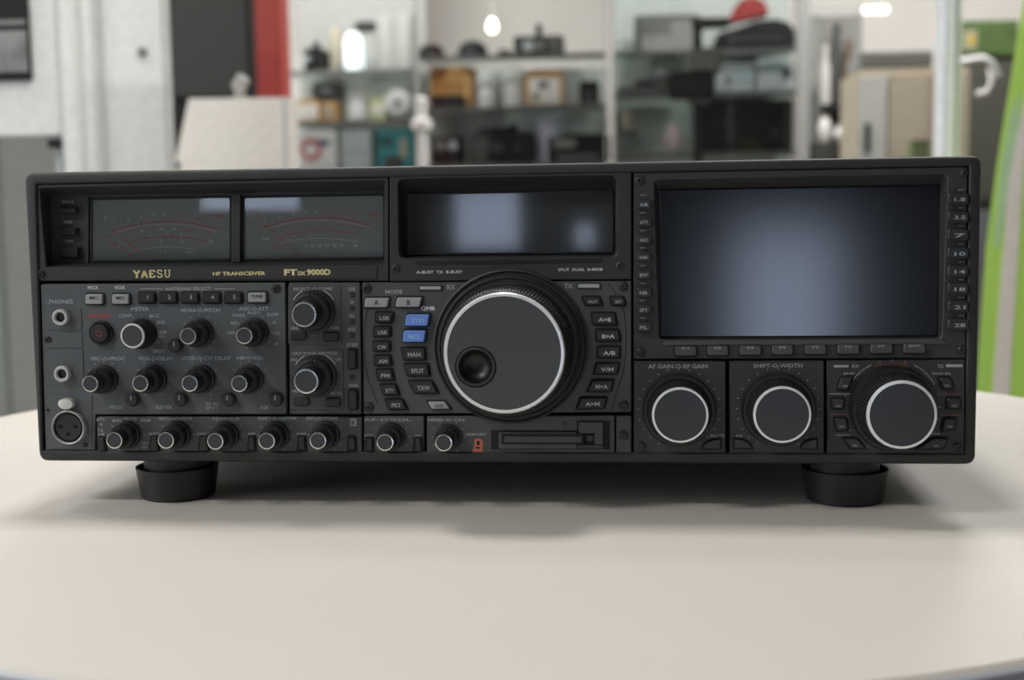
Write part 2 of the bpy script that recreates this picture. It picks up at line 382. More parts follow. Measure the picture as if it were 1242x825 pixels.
W(FULL, '9000D', 386.5, 330.2, 7.8, m_gold, R, YN, 29, bold=.045)

# --- frequency display module
do = poly(FULL, [(472.5, 214), (766, 208.5), (766, 339), (472.5, 341.5)])
di = poly(FULL, [(482.5, 217.5), (748, 213), (749, 311.5), (484, 313.5)])
db = poly(FULL, [(488, 228), (745.5, 224), (746, 309), (488, 311)], .013)
ring_plate('display_housing', do, di, db, m_bezel, .0006, .013, r_in=.004, r_b=.003)
loops('display_fascia', [(rquad(ins(db, -.0003), .003, 4), .0136), (rquad(ins(db, -.0003), .003, 4), .0130)], m_groove, R)
q = poly(FULL, [(495, 236.5), (742, 232.5), (742.5, 305), (495.5, 307.5)], .0122)
loops('frequency_display', [(rquad(ins(q, -.0009), .0012, 3), .0131), (rquad(ins(q, -.0009), .0012, 3), .0119), (rquad(ins(q, -.0003), .001, 3), .0117), (rquad(q, .001, 3), .0117), (rquad(q, .001, 3), .0122)], m_btn, R, cap1=False)
loops('display_window', [(rquad(q, .001, 3), .0123), (rquad(q, .001, 3), .01215)], m_lcd, R)
prism('indicator_slot', poly(FULL, [(504, 316.8), (730, 313.6), (730, 318.6), (504, 321.6)]), .0003, .002, m_groove, R, .0004, .0002)
W(FULL, 'A-BUSY  TX  B-BUSY', 533, 330, 3.6, m_print, R, .0003, 56)
W(FULL, 'SPLIT  DUAL  B-MSSB', 704, 327, 3.6, m_print, R, .0003, 54)

# --- main screen module
to = poly(FULL, [(768.5, 209), (1174.5, 201.8), (1172, 435), (768.5, 436)])
ti = poly(FULL, [(793.5, 218.8), (1150, 211.8), (1143, 411), (800, 412.5)])
tk = poly(FULL, [(800, 229), (1140, 223.5), (1137.5, 408.5), (801, 410)], .0105)
ring_plate('screen_housing', to, ti, tk, m_plate_r, .0012, .0105, r_in=.003)
q = poly(FULL, [(801.5, 231.5), (1138.5, 226), (1136.5, 406.8), (802, 408.2)], .0100)
loops('screen', [(rquad(ins(q, -.002), .001, 3), .0112), (rquad(ins(q, -.002), .001, 3), .0108), (rquad(ins(q, -.0001), .001, 3), .0106), (rquad(q, .0006, 3), .0102)], m_tft, R)
ld = poly(FULL, [(806, 413.5), (1143, 411.8), (1150, 415.5), (1150, 418), (804, 420)])
prism('screen_ledge', ld, .0004, .002, m_plate, R, .001, .0005)
ys = [232, 306, 380, 452, 526, 600, 672, 745]
lt = ['A/B', 'ATT', 'AGC', 'NAR', 'BW', 'NR', 'SFT', 'FIL']
for i, y in enumerate(ys):
    b = prism('side_key', rect(B2, 77, y-20, 140, y+22, -.0015), -.0018, .0012, m_btn, R, .0018, .0006)
    W(B2, lt[i], 106, y+3, 14, m_print_d, b, -.00185, 34)
    W(B2, 'SEL' if i % 2 else 'SET', 104, y-37, 6, m_print_d, R, .0011, 26)
rt = ['1.8', '3.5', '7', '10', '14', '18', '21', '28']
for i, y in enumerate([210, 285, 360, 437, 512, 585, 660, 735]):
    b = prism('side_key', rect(B3, 583, y-24, 670, y+24, -.0015), -.0018, .0012, m_btn, R, .0018, .0006)
    W(B3, rt[i], 634, y+3, 16, m_print_d, b, -.00185, 46)
    W(B3, 'SEL' if i % 2 else 'SET', 640, y-37, 6, m_print_d, R, .0011, 26)
for i, (x0, x1) in enumerate(((817.6, 845.4), (857, 884.2), (896.2, 924), (935.5, 962.7), (975.5, 1003), (1015, 1043.3), (1055, 1083.6), (1095, 1123.4))):
    ym = 426.3 - i*.42
    prism('key_well', rect(FULL, x0-.8, ym-7.6, x1+.8, ym+7.2), .0006, .002, m_groove, R, .0018, .0002)
    b = prism('function_key', rect(FULL, x0+1, ym-6, x1-.5, ym+5.6, -.0012), -.0015, .0008, m_plate, R, .0015, .0006)
    W(FULL, 'F%d' % (i+1) if i < 7 else 'EXIT', (x0+x1)/2, ym-3.5, 2.6, m_print_d, b, -.00155, 8 if i < 7 else 13)

# --- plates
plate('control_plate', [(48, 345), (345.5, 343), (347, 503), (115, 503.5), (114, 547), (54, 547)], m_plate_l)
for pts in ([(54, 374), (98, 374), (98.5, 400.5), (54.5, 400.5)], [(55, 403), (99, 403), (99.5, 422.5), (55.5, 422.5)], [(55, 425), (100, 425), (101, 468), (56, 468)], [(57, 479), (111, 479), (111, 545), (60, 545)]):
    prism('connector_plate', poly(FULL, pts), .0008, .002, m_plate_l, R, .0006, .0002)
plate('lower_plate', [(116.5, 506), (438.5, 506.5), (438.5, 549), (116.5, 548)], m_plate)
plate('mixer_plate', [(349.5, 343), (436, 343), (438, 503), (350.5, 503)], m_plate)
prism('knob_plate', rect(A4, 112, 98, 492, 520), .0008, .002, m_plate, R, .0012, .0003)
prism('knob_plate', poly(FULL, [(350.5, 424.5), (416, 424.5), (417, 498), (352, 498)]), .0008, .002, m_plate, R, .0012, .0003)
plate('tuning_plate', [(438.8, 343), (765.8, 340.8), (765.8, 500.5), (440.5, 503)], m_plate, r=.0006)
plate('volume_plate', [(440.8, 505.5), (514, 505.5), (514, 550), (440.8, 549.5)], m_plate)
plate('card_plate', [(517.2, 505.5), (745.5, 504.5), (745.5, 551), (517.2, 550)], m_plate)
plate('blank_plate', [(747.3, 504.5), (765.8, 504.5), (765.8, 551), (747.3, 551)], m_plate)
plate('gain_plate', [(768.8, 438.6), (880.5, 438.2), (880.5, 551.2), (768.8, 551)], m_plate_r)
plate('filter_plate', [(885, 438.2), (1000, 437.6), (1000, 551.4), (885, 551.2)], m_plate_r)
plate('clarifier_plate', [(1003.5, 437.6), (1171.5, 436.5), (1170.5, 551.5), (1003.5, 551.4)], m_plate_r)

# --- screws
def screw(px, py, r, m=m_btn):
    y = YP; c = PX(px, py, y); rr = r*.00044
    s = lathe('screw', c, [(rr*1.05, y+.0002), (rr*1.05, y-.0001), (rr*.95, y-.0002), (rr*.85, y+.0006), (rr*.8, y+.0006), (rr*.78, y-.0008), (rr*.6, y-.0012), (rr*.33, y-.0012), (rr*.3, y-.0002)], m, R, 24)
    return s
for s in ((58.7, 412, 5.5), (49.8, 332.6, 5.5), (334.9, 350, 6), (104, 539.6, 4), (480.5, 326.3, 7), (752.3, 322.8, 7), (755.6, 346.9, 6.5), (445, 350, 6.5), (448, 493.6, 6.5),
          (757, 492.7, 6.5), (756.5, 528.3, 6.5), (775.9, 219.3, 6.8), (776.6, 427, 6.3), (778, 541.8, 6.3), (1166, 424.4, 6), (1160.9, 542.3, 6.3), (1169.3, 210.5, 5.5), (58.5, 497.5, 2.2)):
    screw(*s)

# --- knobs.  (px, py) is the measured centre of the front face, d how far it stands out
def tickmarks(c, r, n=11, a0=-150, a1=150, ln=.0011, y=YP-.0001, m=m_print_d, parent=None):
    bm = bmesh.new()
    for i in range(n):
        t = math.radians(a0+(a1-a0)*i/(n-1)); s, k = math.sin(t), math.cos(t)
        ribbon(bm, [(c[0]+s*r, c[1]+k*r), (c[0]+s*(r+ln), c[1]+k*(r+ln))], .0004, y)
    return tobj('scale_marks', bm, m, parent or R)
K = .000444
def dual_knob(px, py, d=.020, r_in=9.7, r_out=18.3, name='dual_knob', ticks=True, cap=m_caps, mid=.5):
    c = PX(px, py, -d); ri = r_in*K; ro = r_out*K
    if ticks: tickmarks(c, ro+.0013)
    b = lathe(name, c, [(ro, .0011), (ro, -.001), (ro*.985, -.0016), (ro*.9, -.0018, 1), (ro*.88, -d*mid+.0008, 1), (ro*.8, -d*mid, 1), (ro*.4, -d*mid)], m_knob, R, 56, knurl=.03)
    lathe('inner_knob', c, [(ri*1.2, -d*mid+.0002), (ri*1.16, -d*mid-.0006), (ri*1.12, -d*mid-.001, 1), (ri*1.06, -d+.0015, 1), (ri*1.03, -d+.0006)], m_knob, b, 48, knurl=.045)
    lathe('ring', c, [(ri*1.05, -d+.0008), (ri*1.03, -d), (ri*.9, -d-.0001), (ri*.89, -d+.0004)], m_ring, b, 40)
    lathe('cap', c, [(ri*.91, -d+.0008), (ri*.89, -d+.0001)], cap, b, 40)
    # pointer nub on the collar
    bm = bmesh.new(); addbox(bm, (c[0]-.0005, -d*mid-.0005, c[1]+ro*.55), (c[0]+.0005, -d*mid+.0008, c[1]+ro*.84), .0002); tobj('pointer', bm, m_print_d if False else m_btn, b)
    return b
def single_knob(px, py, d, r_f, r_b, name='selector_knob', rw=.07):
    c = PX(px, py, -d); ri = r_f*K; ro = r_b*K
    tickmarks(c, ro+.0012)
    b = lathe(name, c, [(ro, .0011), (ro, -.002), (ro*.97, -.003), (ro*.9, -.004, 1), (ri*1.12, -d+.003, 1), (ri*1.05, -d+.0008)], m_knob, R, 64, knurl=.03)
    lathe('ring', c, [(ri*1.06, -d+.0009), (ri*1.02, -d), (ri*(1-rw*1.4), -d-.0001), (ri*(1-rw*1.5), -d+.0003)], m_ringw, b, 48)
    lathe('cap', c, [(ri*(1-rw*1.4), -d+.0009), (ri*(1-rw*1.5), -d+.0001)], m_cap, b, 48)
    return b
single_knob(160.4, 407.6, .014, 14.6, 19)
for x, y in ((227.9, 407.9), (296, 407.4), (109.2, 465.6), (170, 465.3), (230, 465.3), (290, 465.6)):
    dual_knob(x, y, .0185)
for x, y in ((138.5, 534.4), (201.1, 534.4), (261, 535.5), (323.3, 535.2), (385.5, 534.8), (467, 536.9), (538.1, 537.3)):
    dual_knob(x, y, .0175, 9.9, 17.8 if x < 500 else 16.5)
for x, y in ((368.5, 381.7), (371.2, 462.7)):
    dual_knob(x, y, .021, 14.6, 27, 'dual_knob', False, mid=.42)
    c = PX(x, y, -.021)
    for s in (-1, 1):
        bm = bmesh.new(); ribbon(bm, [(c[0]+math.sin(t)*.0129, c[1]+math.cos(t)*.0129) for t in [math.radians(s*(28+4*i)) for i in range(9)]], .0004, .0007); tobj('scale_marks', bm, m_print, R)
for x, y in ((211, 419.7), (158.9, 485.2), (217.4, 485.2), (275.7, 485.2), (333.7, 485.2)):
    c = PX(x, y, -.003); r = 8.6*K
    b = lathe('push_button', c, [(r*1.08, .0011), (r*1.08, .0004), (r, .0003), (r, -.0022), (r*.85, -.003), (r*.5, -.0031)], m_btn, R, 32)
    bm = bmesh.new(); addbox(bm, (c[0]-.0003, -.0033, c[1]-r*.05), (c[0]+.0003, -.003, c[1]+r*.6)); tobj('mark', bm, m_print_d, b)
# three large knobs
def large_knob(px, py, d, r_f, r_c, cpx, cpy, collar_d=.006):
    c = PX(px, py, -d); ri = r_f*.000445; rc = r_c*.000445; n0 = ri*1.14
    tickmarks(c, rc+.0018, 21, -150, 150, .0011, YP-.0001, m_print_d)
    b = lathe('large_knob', c, [(rc, .0011), (rc, -collar_d*.6), (rc*.96, -collar_d), (rc*.9, -collar_d, 1), (n0*1.12, -collar_d*.7), (n0*1.05, -collar_d*.7), (n0*1.06, -collar_d-.001, 1), (ri*1.07, -d+.0025, 1), (ri*1.03, -d+.001)], m_knob, R, 120, knurl=.018)
    lathe('ring', c, [(ri*1.045, -d+.0012), (ri*1.02, -d), (ri*.955, -d-.0001), (ri*.95, -d+.0004)], m_ringw, b, 72)
    lathe('cap', c, [(ri*.955, -d+.0008), (ri*.95, -d+.0002), (ri*.5, -d+.0001)], m_cap2, b, 72)
    return b
m_cap2 = mat('dark_face_cap', (44, 45, 46), .38, var=.03)
large_knob(825.1, 503.9, .020, 32, 44, 0, 0)
large_knob(949, 503.4, .020, 32.4, 44, 0, 0)
large_knob(1094.1, 503.6, .026, 38.4, 51, 0, 0, .009)
# main tuning dial
d = .034; c = PX(611.3, 428.8, -d); S = .000447
rr = 92*S
mt = lathe('tuning_dial', c, [(rr*1.03, .0011), (rr*1.03, -.001), (rr*1.0, -.002), (rr*.985, -.001), (rr*.955, -.001), (rr*.945, -.006), (rr*.915, -.0075), (rr*.905, -.0068)], m_bezel, R, 128)
rf = 72*.000427
b = lathe('dial_wheel', c, [(rr*.86, -.002), (rr*.86, -.009), (rr*.84, -.0105), (rr*.835, -.0105, 1), (rf*1.10, -d+.004, 1), (rf*1.05, -d+.0015), (rf*1.02, -d+.0008)], m_knob, mt, 240, knurl=.012, caps=False)
lathe('ring', c, [(rf*1.03, -d+.001), (rf*1.01, -d), (rf*.968, -d-.0001), (rf*.96, -d+.0004)], m_ringw, mt, 128, caps=False)
# face with the finger dimple: annular face + bowl
fc = PX(576.9, 445.2, -d); dr = 25.4*.000427
bm = bmesh.new(); NS = 96
def circ(cx, cz, r, y): return [bm.verts.new((cx+r*math.cos(2*math.pi*i/NS), y, cz+r*math.sin(2*math.pi*i/NS))) for i in range(NS)]
o_ = circ(c[0], c[1], rf*.965, -d+.0002); i_ = circ(fc[0], fc[1], dr, -d+.0002)
for i in range(NS): bm.faces.new((o_[i], o_[(i+1) % NS], i_[(i+1) % NS], i_[i]))
tobj('dial_face', bm, mat('dial_face_grey', (66, 68, 70), .42, var=.02), mt)
m_dim = mat('dimple_black', (13, 13, 14), .4)
fd = lathe('finger_dimple', fc, [(dr*1.0, -d+.0001), (dr*.99, -d+.0008), (dr*.8, -d+.0012), (dr*.78, -d+.002), (dr*.62, -d+.0042), (dr*.4, -d+.0058), (dr*.15, -d+.0064), (dr*.02, -d+.0065)], m_dim, mt, 64, caps=False)
lathe('dimple_rim', fc, [(dr*.93, -d+.0010), (dr*.93, -d+.0003), (dr*.9, -d), (dr*.86, -d), (dr*.83, -d+.0004), (dr*.82, -d+.0014)], mat('dimple_rim', (58, 59, 60), .4), mt, 64, caps=False)
# ring of index dots on the outer bezel
for i in range(-4, 5):
    t = math.radians(i*13); q_ = (c[0]+math.sin(t)*rf*1.16, c[1]+math.cos(t)*rf*1.16)

# --- jacks, microphone socket, power
for nm, x, y, s in (('headphone_jack', 72.8, 385, ''), ('key_jack', 74.9, 453.7, '')):
    c = PX(x, y, -.002); r = 10.2*K
    j = lathe(nm, c, [(r, .0009), (r, -.0022), (r*.9, -.0028), (r*.72, -.0028), (r*.6, -.002), (r*.56, .006)], m_nut, R, 40)
    lathe('socket', c, [(r*.57, .004), (r*.56, -.001), (r*.5, .001), (r*.35, .001)], m_groove, j, 32)
W(FULL, 'PHONES', 74, 366, 5, m_print_d, R, YP-.0001, 29)
bm = bmesh.new(); pc = PX(57, 366, 0); ribbon(bm, [(pc[0]+math.cos(t)*.0013, pc[1]+math.sin(t)*.0015) for t in [math.pi*2*i/12 for i in range(13)]], .0003, YP-.0001); tobj('symbol', bm, mat('teal_print', (95, 125, 135), .6), R)
W(FULL, 'KEY', 73, 435, 5, m_print_d, R, YP-.0001, 20)
W(FULL, 'MIC', 100, 485, 5, m_print_d, R, YP-.0001, 14)
c = PX(82.4, 518.7, -.002); r = 21.8*K
x_ = lathe('microphone_socket', c, [(r, .0009), (r, -.002), (r*.96, -.0026), (r*.92, -.0024), (r*.9, .001)], m_nut, R, 64)
lathe('socket_core', c, [(r*.9, .002), (r*.89, -.0005), (r*.86, .0005), (r*.78, .0006), (r*.76, -.001), (r*.3, -.0011)], m_btn, x_, 56)
for dx, dy in ((-9, -1), (9, -1), (0, 8)):
    q_ = PX(82.4+dx, 518.7+dy, -.001); lathe('pin_hole', q_, [(.0011, -.0011), (.0011, -.0016), (.0007, -.0016), (.0006, -.0010), (.0003, -.001)], m_groove, x_, 16)
c = PX(79.2, 490.3, -.003)
lt_ = lathe('latch', (0, 0), [(.0047, .0009), (.0048, -.002), (.0042, -.0032), (.0025, -.0036)], m_latch, x_, 32)
for v in lt_.data.vertices: v.co = (v.co.x+c[0], v.co.y, v.co.z*.66+c[1])
c = PX(121.5, 404.3, -.001); r = 15.5*K
p_ = lathe('power_button', c, [(r, .0011), (r, -.0004), (r*.95, -.001), (r*.86, -.0008), (r*.82, .0006), (r*.76, .0006), (r*.76, -.0018), (r*.66, -.0026), (r*.3, -.0027)], m_btn, R, 48)
bm = bmesh.new(); ribbon(bm, [(c[0]+math.sin(t)*.0016, c[1]+math.cos(t)*.0016) for t in [math.radians(35+29*i) for i in range(11)]], .0004, -.0029); ribbon(bm, [(c[0], c[1]+.0006), (c[0], c[1]+.0021)], .0004, -.0029)
tobj('power_symbol', bm, m_redp, p_)
W(FULL, 'POWER', 121, 383.3, 5, m_redp, R, YP-.0001, 27)

# --- buttons of the left plate
def key(poly4, m, parent=R, out=.0022, well=True, r=.0012, name='button'):
    if well: prism('button_well', ins(poly4, -.0009), YP-.0003, .004, m_groove, parent, r+.0004, .0002)
    return prism(name, poly4, YP-out, .003, m, parent, r, .0006)
for x0, x1, s, t_ in ((103, 124, 'MOX', 'MK1'), (135.5, 156, 'VOX', 'MK2')):
    b = key(rect(FULL, x0, 357, x1, 369, -.001), m_btn_l); W(FULL, t_, (x0+x1)/2, 361.5, 4, m_printk, b, YP-.0023, 10)
    W(FULL, s, (x0+x1)/2-.5, 349, 4.5, m_print, R, YP-.0001, 13)
for i in range(5):
    x0 = 167+i*26.3; b = key(rect(FULL, x0, 355.5, x0+20, 367.5, -.001), m_btn)
    W(FULL, '12345'[i], x0+12, 360.5, 5, m_print_d, b, YP-.0023)
b = key(rect(FULL, 300.5, 355, 322.5, 367, -.001), m_btn_l); W(FULL, 'TUNE', 311.5, 359.7, 3.8, m_printk, b, YP-.0023, 14)
W(FULL, 'ANTENNA SELECT', 228, 350.3, 4, m_print_d, R, YP-.0001, 56)
for x0, x1 in ((169, 197), (259, 284)):
    bm = bmesh.new(); ribbon(bm, [PX(x0, 350.6, 0), PX(x1, 350.4, 0)], .0004, YP-.0001); tobj('legend_line', bm, m_print_d, R)
for s, x, y, wd, h in (('METER', 170, 375, 22, 4.5), ('COMP', 152, 383, 16, 4), ('ALC', 187, 383, 13, 4), ('VDD', 195, 391, 10, 4), ('SWR', 197, 403, 11, 4), ('ID', 196, 408, 7, 4),
        ('MONI-O-PITCH', 243, 376.5, 47, 4.5), ('AGC-O-ATT', 307.5, 374.5, 36, 4.5), ('AUTO', 308, 379.5, 16, 3.6), ('FAST', 290, 382.5, 15, 3.6), ('SLOW', 331, 381.5, 14, 3.6), ('MID', 284, 392, 8, 4), ('OFF', 280, 404, 10, 4), ('-6', 332, 391, 5, 4), ('-12', 335, 404, 8, 4), ('-18', 334, 417, 7, 4),
        ('SPOT', 193, 426, 15, 4), ('MIC-O-PROC', 131, 435, 41, 4.8), ('VOX-O-DELAY', 189, 435, 42, 4.8), ('SPEED-O-CW DELAY', 250, 434.6, 60, 4.8), ('NB-O-SQL', 304, 434.5, 33, 4.8),
        ('PROC', 141.5, 494, 16, 4.2), ('KEYER', 199, 494, 20, 4.2), ('BK-IN', 257, 490, 15, 3.8), ('SPOT', 257, 495, 15, 3.8), ('NB', 321, 494.3, 9, 4.4)):
    W(FULL, s, x, y, h, m_print_d if h < 4.2 else m_print_d, R, YP-.0001, wd)
for s, x, y, wd in (('ATT', 122, 509, 11), ('IPO', 142, 510.5, 12), ('NR-DNR', 158, 507.5, 17), ('DNF', 177, 510, 12), ('0', 123, 515, 3), ('12', 122, 522, 6), ('18', 123, 527, 7), ('NOTCH-O-WIDTH', 213, 508, 40), ('CONTOUR', 274, 508, 34), ('SHIFT-O-WIDTH', 336, 507.5, 46), ('KEY-O-TONE', 391, 507.5, 38),
        ('NOTCH', 187, 526.5, 13), ('CONT', 244.5, 526.5, 12), ('APF', 305, 526.5, 9), ('NAR', 366, 526.5, 11), ('AF-O-SQL', 470, 509.5, 58), ('MUTE', 447, 528.5, 10), ('ANL', 507, 528.5, 8), ('MEM-O-CH', 541, 509.5, 44), ('ON', 176, 538, 6), ('OFF', 175, 543, 8), ('MEMORY', 577, 527, 26)):
    W(FULL, s, x, y, 3.6, m_print_d, R, YP-.0001, wd)
b = prism('badge', rect(CB, 1133, 55, 1187, 120), YP-.0002, .002, m_print_d, R, .0002, .0001); W(CB, 'B', 1160, 88, 34, m_printk, b, YP-.0003, 26)
for v, x0, y0, x1, y1 in ((A2, 383, 625, 418, 688), (A2, 628, 622, 668, 688), (A2, 858, 622, 902, 688), (CB, 282, 208, 340, 318), (CB, 697, 208, 762, 316), (CB, 1117, 208, 1182, 318), (A5, 668, 482, 722, 575), (A5, 1014, 482, 1070, 575)):
    q_ = poly(v, [(x0+(x1-x0)*.12, y0), (x1-(x1-x0)*.12, y0), (x1, y1), (x0, y1)]); key(q_, m_btn, out=.0018, r=.0006)
# mixer column
for v, y, s, ly in ((A4, 165, 'CAR', 122), (A4, 262, 'AN', 215), (A4, 357, 'IN', 315), (A4, 455, 'RX2', 410), (A5, 50, '', 0)):
    q_ = rect(v, 552, y-18, 588, y+18); prism('indicator', q_, YP-.0004, .002, m_btn, R, .0006, .0003)
    if s: W(v, s, 570, ly, 24, m_print_d, R, YP-.0001, 52 if len(s) > 2 else 30)
W(A4, 'STEP', 572, 523, 26, m_print_d, R, YP-.0001, 80); W(A5, 'CHAN', 580, 106, 24, m_print_d, R, YP-.0001, 64)
key(rect(A4, 548, 556, 602, 690), m_btn, out=.003); key(rect(A5, 552, 138, 608, 275), m_btn, out=.003)
for v, q4 in ((A4, (135, 428, 245, 488)), (A4, (368, 430, 478, 498)), (A5, (155, 192, 262, 250)), (A5, (380, 192, 490, 258))):
    key(rect(v, *q4), m_btn, out=.002)
for s, x, y, wd in (('SELECT-O-TUNE', 290, 120, 280), ('ANT', 165, 402, 62), ('TUNER', 447, 400, 66)): W(A4, s, x, y, 22, m_print_d, R, .0007, wd)
for s, x, y, wd in (('VRF-TUNE-NOTCH', 303, 583, 320), ('IN', 155, 628, 40), ('UP', 475, 626, 36)): W(A4, s, x, y, 22, m_print_d, R, .0007, wd)
W(A5, 'VRF', 165, 145, 22, m_print_d, R, .0007, 50); W(A5, 'NOTCH', 458, 160, 22, m_print_d, R, .0007, 80)

# --- mode keys left of the dial and memory keys right of it
def keyt(view, pts, s, m, tm, hpx, name='mode_key', out=.0022):
    q_ = poly(view, pts, -.001); b = key(q_, m, out=out, r=.0010, name=name)
    cx = sum(p[0] for p in pts)/4; cy = sum(p[1] for p in pts)/4
    wv = (pts[1][0]-pts[0][0])*.55
    W(view, s, cx+3, cy+3, hpx, tm, b, YP-out-.0001, wv)
    return b
for pts, s, m, tm in (([(60, 145), (192, 145), (181, 197), (52, 197)], 'A', m_btn_l, m_printk), ([(236, 142), (375, 142), (361, 195), (226, 195)], 'B', m_btn_l, m_printk)):
    q_ = poly(A7, pts, -.001); b = key(q_, m, r=.0008, name='vfo_key'); W(A7, s, sum(p[0] for p in pts)/4, 170, 26, tm, b, YP-.0023)
for pts, s in (([(118, 228), (213, 228), (203, 280), (115, 280)], 'LSB'), ([(108, 308), (198, 308), (195, 358), (105, 360)], 'USB'), ([(104, 390), (194, 390), (194, 440), (105, 440)], 'CW'), ([(108, 468), (196, 468), (204, 520), (112, 520)], 'AM'),
        ([(120, 545), (205, 545), (218, 602), (130, 602)], 'FM'), ([(143, 630), (228, 630), (245, 685), (160, 685)], 'RTTY'), ([(170, 712), (265, 712), (290, 765), (190, 765)], 'PKT')):
    keyt(A7, pts, s, m_btn, m_print_d, 22)
for pts, s in (([(290, 236), (418, 236), (408, 299), (281, 299)], 'STO'), ([(275, 325), (398, 325), (390, 389), (269, 389)], 'RCL')):
    b = keyt(A7, pts, s, m_blue, mat('pale_blue_print', (160, 185, 232), .6), 24, 'memory_key', .0035); tag(b, 'bright blue slanted key')
for pts, s in (([(262, 425), (390, 425), (390, 488), (270, 488)], 'MAN'), ([(275, 515), (405, 515), (415, 578), (293, 578)], 'SPLIT'), ([(300, 610), (430, 610), (462, 674), (333, 674)], 'TXW')):
    keyt(A7, pts, s, m_btn, m_print_d, 24, 'function_key')
b = keyt(A7, [(405, 722), (500, 722), (530, 762), (430, 764)], '<LOCK', m_btn_l, m_printk, 18, 'lock_key')
W(A7, 'MODE', 218, 110, 22, m_print_d, R, YP-.0001, 94); W(A7, 'QMB', 408, 204, 26, m_print, R, YP-.0001, 78, bold=.04); W(A7, 'RX', 537, 84, 26, m_print_d, R, YP-.0001, 46)
W(A9, 'TX', 744, 106, 22, m_print_d, R, YP-.0001, 40)
prism('indicator_lamp', rect(A7, 354, 74, 488, 104), YP-.0008, .002, m_btn, R, .0006, .0003)
prism('indicator_lamp', rect(A7, 362, 80, 480, 98), YP-.001, .002, m_print_d, R, .0006, .0002)
prism('indicator_lamp', rect(A9, 783, 92, 899, 120), YP-.0008, .002, m_btn, R, .0006, .0003)
prism('indicator_lamp', rect(A9, 790, 97, 892, 115), YP-.001, .002, m_print_d, R, .0006, .0002)
for pts, s in (([(812, 160), (893, 160), (903, 196), (826, 198)], 'FAST'), ([(945, 160), (1005, 160), (1016, 196), (952, 198)], 'SET'), ([(855, 237), (965, 237), (975, 290), (862, 290)], 'A>B'), ([(875, 318), (983, 318), (990, 368), (878, 368)], 'B>A'), ([(885, 398), (990, 398), (988, 448), (882, 448)], 'A/B'),
        ([(877, 477), (985, 477), (975, 525), (866, 525)], 'V/M'), ([(857, 557), (960, 557), (945, 609), (836, 609)], 'M>A'), ([(803, 640), (925, 640), (913, 690), (784, 692)], 'A>M')):
    keyt(A9, pts, s, m_btn, m_print_d if s in ('FAST', 'SET') else m_print, 14 if s in ('FAST', 'SET') else 19, 'vfo_key')
bm = bmesh.new()    # engraved curved seam right of the keys
pts_ = [(935, 95), (960, 130), (1010, 230), (1020, 330), (1018, 430), (1005, 520), (975, 610), (955, 680), (950, 715)]
ribbon(bm, [PX(*V(A9, *p), 0) for p in pts_], .0005, YP-.00005); tobj('seam', bm, m_groove, R)
bm = bmesh.new(); pts_ = [(70, 205), (55, 300), (50, 400), (55, 500), (75, 600), (105, 680), (130, 735)]
ribbon(bm, [PX(*V(A7, *p), 0) for p in pts_], .0005, YP-.00005); tobj('seam', bm, m_groove, R)

# --- memory-card slot
q_ = poly(A8, [(422, 277), (885, 277), (885, 226), (1064, 226), (1064, 380), (422, 380)])
loops('card_slot', [(q_, .0016), (q_, YP-.0002), ], m_groove, R)
for nm, z, m, yf in (('slot_cover', (465, 285, 885, 374), m_plate, -.0006), ('slot_opening', (480, 292, 922, 350), m_groove, -.0008), ('card', (497, 306, 912, 339), m_plate, -.0012),
        ('eject_button', (897, 230, 1026, 290), m_plate, -.0010), ('slot_cover', (980, 290, 1026, 350), m_plate, -.0010), ('slot_cover', (890, 352, 1026, 374), m_plate_r, -.0008), ('slot_catch', (938, 300, 974, 332), m_btn, -.0009)):
    prism(nm, rect(A8, *z), yf, .002, m, R, .0005, .0002)
lathe('screw', PX(*V(A8, 820, 243), 0), [(.0011, .0012), (.0011, .0006), (.0004, .0005)], m_btn, R, 16)
e = prism('card_emblem', poly(A8, [(335, 322), (368, 322), (380, 345), (376, 400), (322, 400), (325, 378), (332, 366)]), YP-.0003, .002, m_orange, R, .001, .0001)
tag(e, 'orange and black card symbol')
for z in ((346, 334, 362, 356), (340, 366, 364, 376)):
    prism('emblem_mark', rect(A8, *z), YP-.0004, .002, m_groove, e, .0003, .0001)

# --- legends and small keys of the right-hand modules
W(B4, 'AF GAIN-O-RF GAIN', 330, 204, 24, m_print_d, R, YP-.0001, 330)
W(B4, 'SHIFT-O-WIDTH', 887, 200, 22, m_print_d, R, YP-.0001, 272)
W(B5, 'CLARIFIER', 465, 196, 22, m_orange_d, R, YP-.0001, 190)
W(B4, 'MUTE', 552, 590, 16, m_print_d, R, YP-.0001, 78); W(B4, 'AN', 668, 590, 16, m_print_d, R, YP-.0001, 38)
def halfmoon(view, x0, y0, x1, y1, left):
    pts = []
    for i in range(9):
        t = math.pi/2*i/8
        if left: pts.append((x1-(x1-x0)*math.sin(math.pi/2-t)*1.0, y1-(y1-y0)*math.sin(t)))
        else: pts.append((x0+(x1-x0)*math.sin(t), y1-(y1-y0)*math.cos(t)))
    pts = pts+[(x1, y1)] if left else pts+[(x0, y1)]
    q_ = poly(view, pts, -.001)
    prism('button_well', ins(q_, -.0008), YP-.0002, .003, m_groove, R, .0003, .0001, 1); prism('button', q_, YP-.0018, .003, m_btn, R, .0003, .0004, 1)
halfmoon(B4, 468, 610, 568, 664, True); halfmoon(B4, 645, 608, 742, 662, False); halfmoon(B4, 1018, 610, 1105, 664, True)
